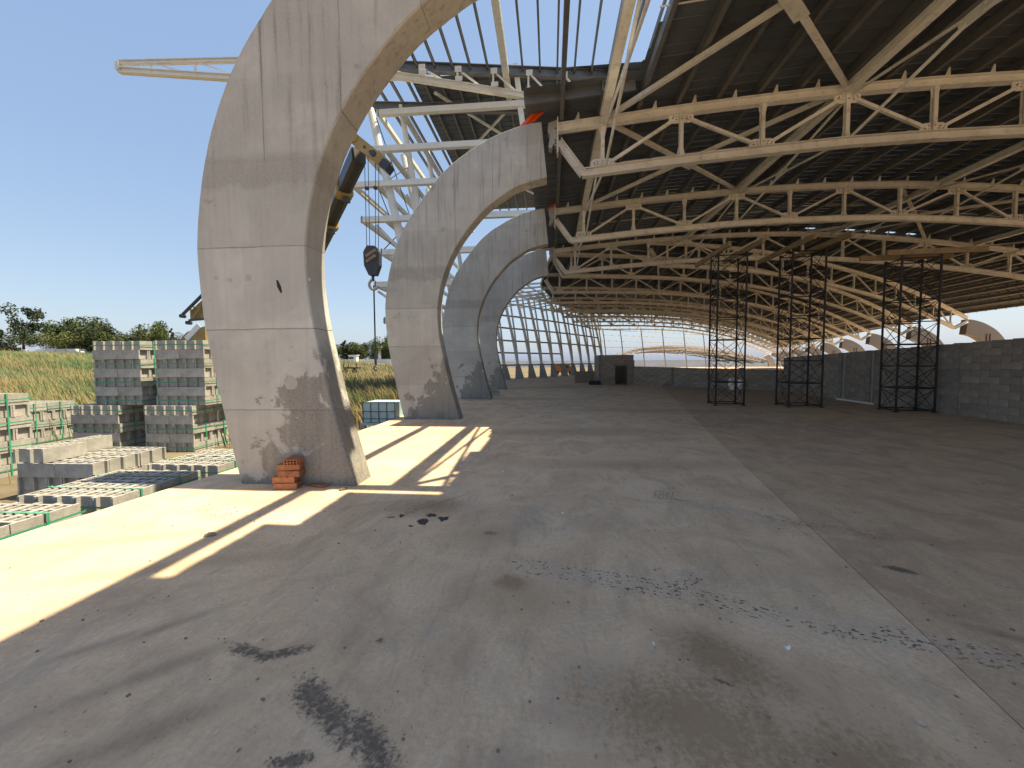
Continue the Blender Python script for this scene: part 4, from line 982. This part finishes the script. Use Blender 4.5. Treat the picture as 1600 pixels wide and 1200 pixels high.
# ================================================================== VEGETATION
def blades(n, region, hmin, hmax, wid, name, label, lean=.35):
    v = []; f = []
    for i in range(n):
        x, y = region()
        if x > -5.2 and y < 60: continue
        if -12.8 < x < -4.6 and 2 < y < 10.2 and random.random() < .93: continue
        z = terr(x, y)-.03; sc_ = .6+.8*max(0, .5+noise.noise(Vector((x*.12, y*.12, 3))))
        h = random.uniform(hmin, hmax)*sc_; w_ = wid*random.uniform(.6, 1.3)*(1+.012*y); a = random.uniform(0, 2*pi)
        lx, ly = -h*lean*random.uniform(.2, 1.6), h*.3*random.uniform(-1, 1); b = len(v); cx, cy = w_*cos(a), w_*sin(a)
        v += [(x-cx, y-cy, z), (x+cx, y+cy, z), (x+lx*.4+cx*.7, y+ly*.4+cy*.7, z+h*.6), (x+lx*.4-cx*.7, y+ly*.4-cy*.7, z+h*.6), (x+lx, y+ly, z+h*(1-.15*abs(lean)))]
        f += [(b, b+1, b+2, b+3), (b+3, b+2, b+4)]
    me = bpy.data.meshes.new(name); me.from_pydata(v, [], f); me.materials.append(M['grass'])
    return stuff(tag(link(name, me), label, 'grass'))
def far_region():
    y = 9+70*random.random()**1.5; u = random.uniform(-2.4, -.22); return (u*y*1.02-3, y)
blades(85000, far_region, .4, .95, .014, 'field_grass', 'tall dry and green grass covering the field', .4)
def near_region():
    y = random.uniform(2.5, 13); return (random.uniform(-16, -5.2), y)
blades(7000, near_region, .12, .4, .008, 'weeds', 'short dry weeds between the block packs', .2)
def gap_region():
    y = random.uniform(12, 26); return (-.42*y+random.uniform(-4, 3.5), y)
blades(5000, gap_region, .06, .3, .012, 'verge_grass', 'sparse straw and weeds on the bare soil behind the slab', .2)
def tree_mesh(kind, seed):
    random.seed(seed); v = []; f = []
    if kind == 'round': blobs = [(random.gauss(0, .26), random.gauss(0, .26), random.uniform(.2, .86), random.uniform(.15, .27)) for _ in range(15)]; n = 5200
    elif kind == 'airy': blobs = [(random.gauss(0, .3), random.gauss(0, .3), random.uniform(.42, .93), random.uniform(.09, .17)) for _ in range(20)]; n = 3400
    elif kind == 'wide': blobs = [(random.gauss(0, .42), random.gauss(0, .3), random.uniform(.15, .82), random.uniform(.16, .28)) for _ in range(18)]; n = 6000
    else: blobs = [(random.gauss(0, .03), random.gauss(0, .03), .12+.8*i/10, .14*(1.02-i/10.5)+.02) for i in range(11)]; n = 2600
    for i in range(n):
        bx, by, bz, br = random.choice(blobs)
        d = Vector((random.gauss(0, 1), random.gauss(0, 1), random.gauss(0, 1))).normalized(); r = br*random.random()**.35
        c = Vector((bx, by, bz))+d*r; s = random.uniform(.014, .034)
        a = Vector((random.gauss(0, 1), random.gauss(0, 1), random.gauss(0, 1))).normalized(); q_ = a.cross(d+Vector((.01, 0, .3))).normalized(); p = q_.cross(a)
        b = len(v); v += [tuple(c-q_*s), tuple(c+p*s*.6), tuple(c+q_*s), tuple(c-p*s*.6)]; f.append((b, b+1, b+2, b+3))
    me = bpy.data.meshes.new('crown'); me.from_pydata(v, [], f)
    t = MB(); t.tube((0, 0, -.03), (.01, 0, .3), .028, 8, .02); t.tube((.01, 0, .3), (0, 0, .7), .02, 7, .006)
    for bx, by, bz, br in blobs[:8]: t.tube((0, 0, .25+.2*random.random()), (bx, by, bz), .012, 5, .004)
    random.seed(seed+99)
    return me, t.mesh('trunk', 'bark')
TM = {k: tree_mesh(k, s) for k, s in (('round', 3), ('airy', 5), ('wide', 11), ('cypress', 17), ('round2', 23))} if False else {}
for k, s in (('round', 3), ('airy', 5), ('wide', 11), ('cypress', 17)): TM[k] = tree_mesh(k, s)
def tree(kind, mat, x, y, h, w_, label, rz):
    r = thing(kind.replace('round', 'leafy').replace('airy', 'open').replace('wide', 'spreading')+'_tree', label, 'tree', (x, y, terr(x, y)-.1), rz, 'trees beyond the field')
    cm = TM[kind][0].copy(); cm.materials.clear(); cm.materials.append(M[mat])
    a = link('crown', cm, r); b = link('trunk', TM[kind][1], r); a.scale = b.scale = (w_, w_, h*1.12)
TREES = [('wide', 'leafd', -153, 98, 5.2, 13, 'low dark bush below the tallest tree on the left'), ('wide', 'leafd', -141, 112, 6.5, 14, 'dark bush behind the white greenhouse, left end'), ('wide', 'leaf', -160, 100, 5.0, 12, 'mid green bush at the far left edge of the field'), ('wide', 'leafd', -124, 113, 6.2, 13, 'dark bush behind the white greenhouse, right end'),
 ('round', 'leaf2', -166, 104, 8.5, 13, 'grey-green bushy tree at the left picture edge'), ('airy', 'leafd', -147, 102, 11.8, 12, 'tallest open-crowned dark tree on the left skyline'),
 ('round', 'leaf', -140, 108, 9, 10, 'mid green tree between the tallest one and the dense dark one'), ('wide', 'leafd', -131, 106, 9.2, 12, 'dense dark spreading tree behind the white greenhouse'), ('round', 'leaf2', -128, 99, 5.8, 9, 'lighter low tree in front of the dense dark one'),
 ('wide', 'leaf2', -121, 101, 5.5, 9, 'low olive tree right of the white greenhouse'),
 ('cypress', 'leafd', -121.5, 112, 8.8, 9, 'leftmost small cypress above the left block stack'), ('cypress', 'leafd', -118, 112, 7.6, 9, 'second small cypress above the left block stack'), ('cypress', 'leafd', -114.5, 112, 8.6, 10, 'third small cypress above the left block stack'), ('cypress', 'leafd', -111.5, 112, 7.9, 7, 'rightmost small cypress above the left block stack'),
 ('wide', 'leafd', -109, 112, 5.6, 9, 'low dark bush between the cypresses and the pale round tree'), ('round', 'leaf', -105, 101, 8.3, 6.5, 'round tree above the gap between the two block stacks'),
 ('cypress', 'leafd', -54, 104, 5.2, 9, 'dark cypress at the left edge of the gap between the ribs'), ('wide', 'leaf', -50, 106, 4.3, 5, 'green tree left in the gap between the ribs'), ('round', 'leafd', -52, 110, 4.6, 7, 'dark tree behind the gap cypress'), ('cypress', 'leafd', -46, 106, 4.9, 10, 'dark cypress in the middle of the gap'), ('cypress', 'leafd', -44, 105, 5.0, 9, 'dark cypress right of the middle of the gap'), ('round', 'leafd', -47.5, 112, 4.4, 6, 'dark leafy tree behind the middle cypress'),
 ('round', 'leaf', -39.5, 98, 6.2, 6, 'leafy green tree next to the second rib in the gap'), ('wide', 'leafd', -36, 104, 5.2, 8, 'dark spreading tree half hidden by the second rib'), ('wide', 'leafd', -58, 108, 4.6, 8, 'dark spreading tree hidden behind the nearest rib')]
for i, (k, mt, x, y, h, w_, lb) in enumerate(TREES): tree(k, mt, x, y, h, w_, lb, i*1.7)
gh = thing('greenhouse', 'long low white greenhouse below the trees on the left', 'greenhouse', (-129, 96, terr(-129, 96)))
m = MB(); m.extrude([(-6.5, 0, 0), (6.5, 0, 0), (6.5, 0, .5), (5.6, 0, 1.35), (-5.2, 0, 1.35), (-6.5, 0, .7)], (0, 4, 0)); m.build('cover', 'wash', gh)
for x in (-3, 0, 3): MB().bar((x, -.05, 0), (x, -.05, 1.3), .1, .05).build('hoop', 'steelgrey', gh)
tag(MB().box((-136.3, 95, terr(-136, 95)+.4), (.6, .6, .9)).box((-136.3, 95, terr(-136, 95)+.95), (.8, .8, .2)).build('white_post', 'wash'), 'small white post left of the greenhouse', 'post')
bw = MB().box((-44, 94, terr(-44, 94)+.05), (26, .25, 1.0)).box((-44, 94, terr(-44, 94)+.6), (26, .4, .1)).build('boundary_wall', 'wash'); tag(bw, 'long white boundary wall behind the field in the gap', 'wall')
hs_ = thing('white_cabin', 'small white cabin in front of the boundary wall', 'building', (-46.2, 93, terr(-46, 93)))
MB().box((0, 0, .75), (1.9, 1.2, 1.5)).build('walls', 'wash', hs_); MB().box((0, 0, 1.55), (2.2, 1.5, .12)).build('roof', 'wash', hs_); MB().box((-.3, -.62, .9), (1.1, .05, .5)).build('window', 'boom', hs_)
wt = thing('white_tower', 'slim white tower among the trees in the gap', 'tower', (-41.6, 97, terr(-41, 97)))
MB().tube((0, 0, 0), (0, 0, 3.6), .42, 10, .34).build('shaft', 'wash', wt); MB().box((0, 0, 3.75), (1.5, 1.2, .35)).build('cap', 'wash', wt)
lp = thing('street_lamp', 'thin twin-arm street lamp above the right block stack', 'street lamp', (-57.5, 60, 1.5))
MB().tube((0, 0, 0), (0, 0, 4.6), .06, 6).build('pole', 'boom', lp); MB().bar((0, 0, 4.6), (-.9, 0, 4.9), .06, .06).build('arm', 'boom', lp); MB().bar((0, 0, 4.6), (.7, 0, 4.4), .06, .06).build('arm', 'boom', lp); MB().box((-1.2, 0, 4.95), (.7, .2, .1)).build('lamp_head', 'boom', lp)
# vehicles and site stuff beyond the far facade
for i, (x, y, mt, lb) in enumerate(((-6.5, 45, 'blue', 'blue parked van seen between the far facade feet'), (2.0, 62, 'brick', 'red parked vehicle seen between the far facade posts'))):
    c = thing('parked_van', lb, 'van', (x, y, terr(x, y)+.0))
    m = MB(); m.extrude([(-1.6, -.7, .35), (1.6, -.7, .35), (1.65, -.7, .9), (1.2, -.7, 1.0), (.8, -.7, 1.55), (-1.5, -.7, 1.6), (-1.62, -.7, 1.0)], (0, 1.4, 0)); m.build('body', mt, c)
    MB().box((.1, -.71, 1.22), (1.2, .03, .35)).build('side_window', 'boom', c)
    for xx_ in (-1, 1): MB().tube((xx_, -.74, .3), (xx_, -.5, .3), .3, 12).build('wheel', 'rubber', c)

fw_ = MB().box((30, 132, .45), (110, .3, 2.3)).box((30, 132, 1.65), (110, .5, .12)).build('haze_wall', 'wash'); tag(fw_, 'long pale wall added as a hazy sky band far beyond the end of the hall', 'wall')  # added wall, its pale colour stands in for haze at the horizon
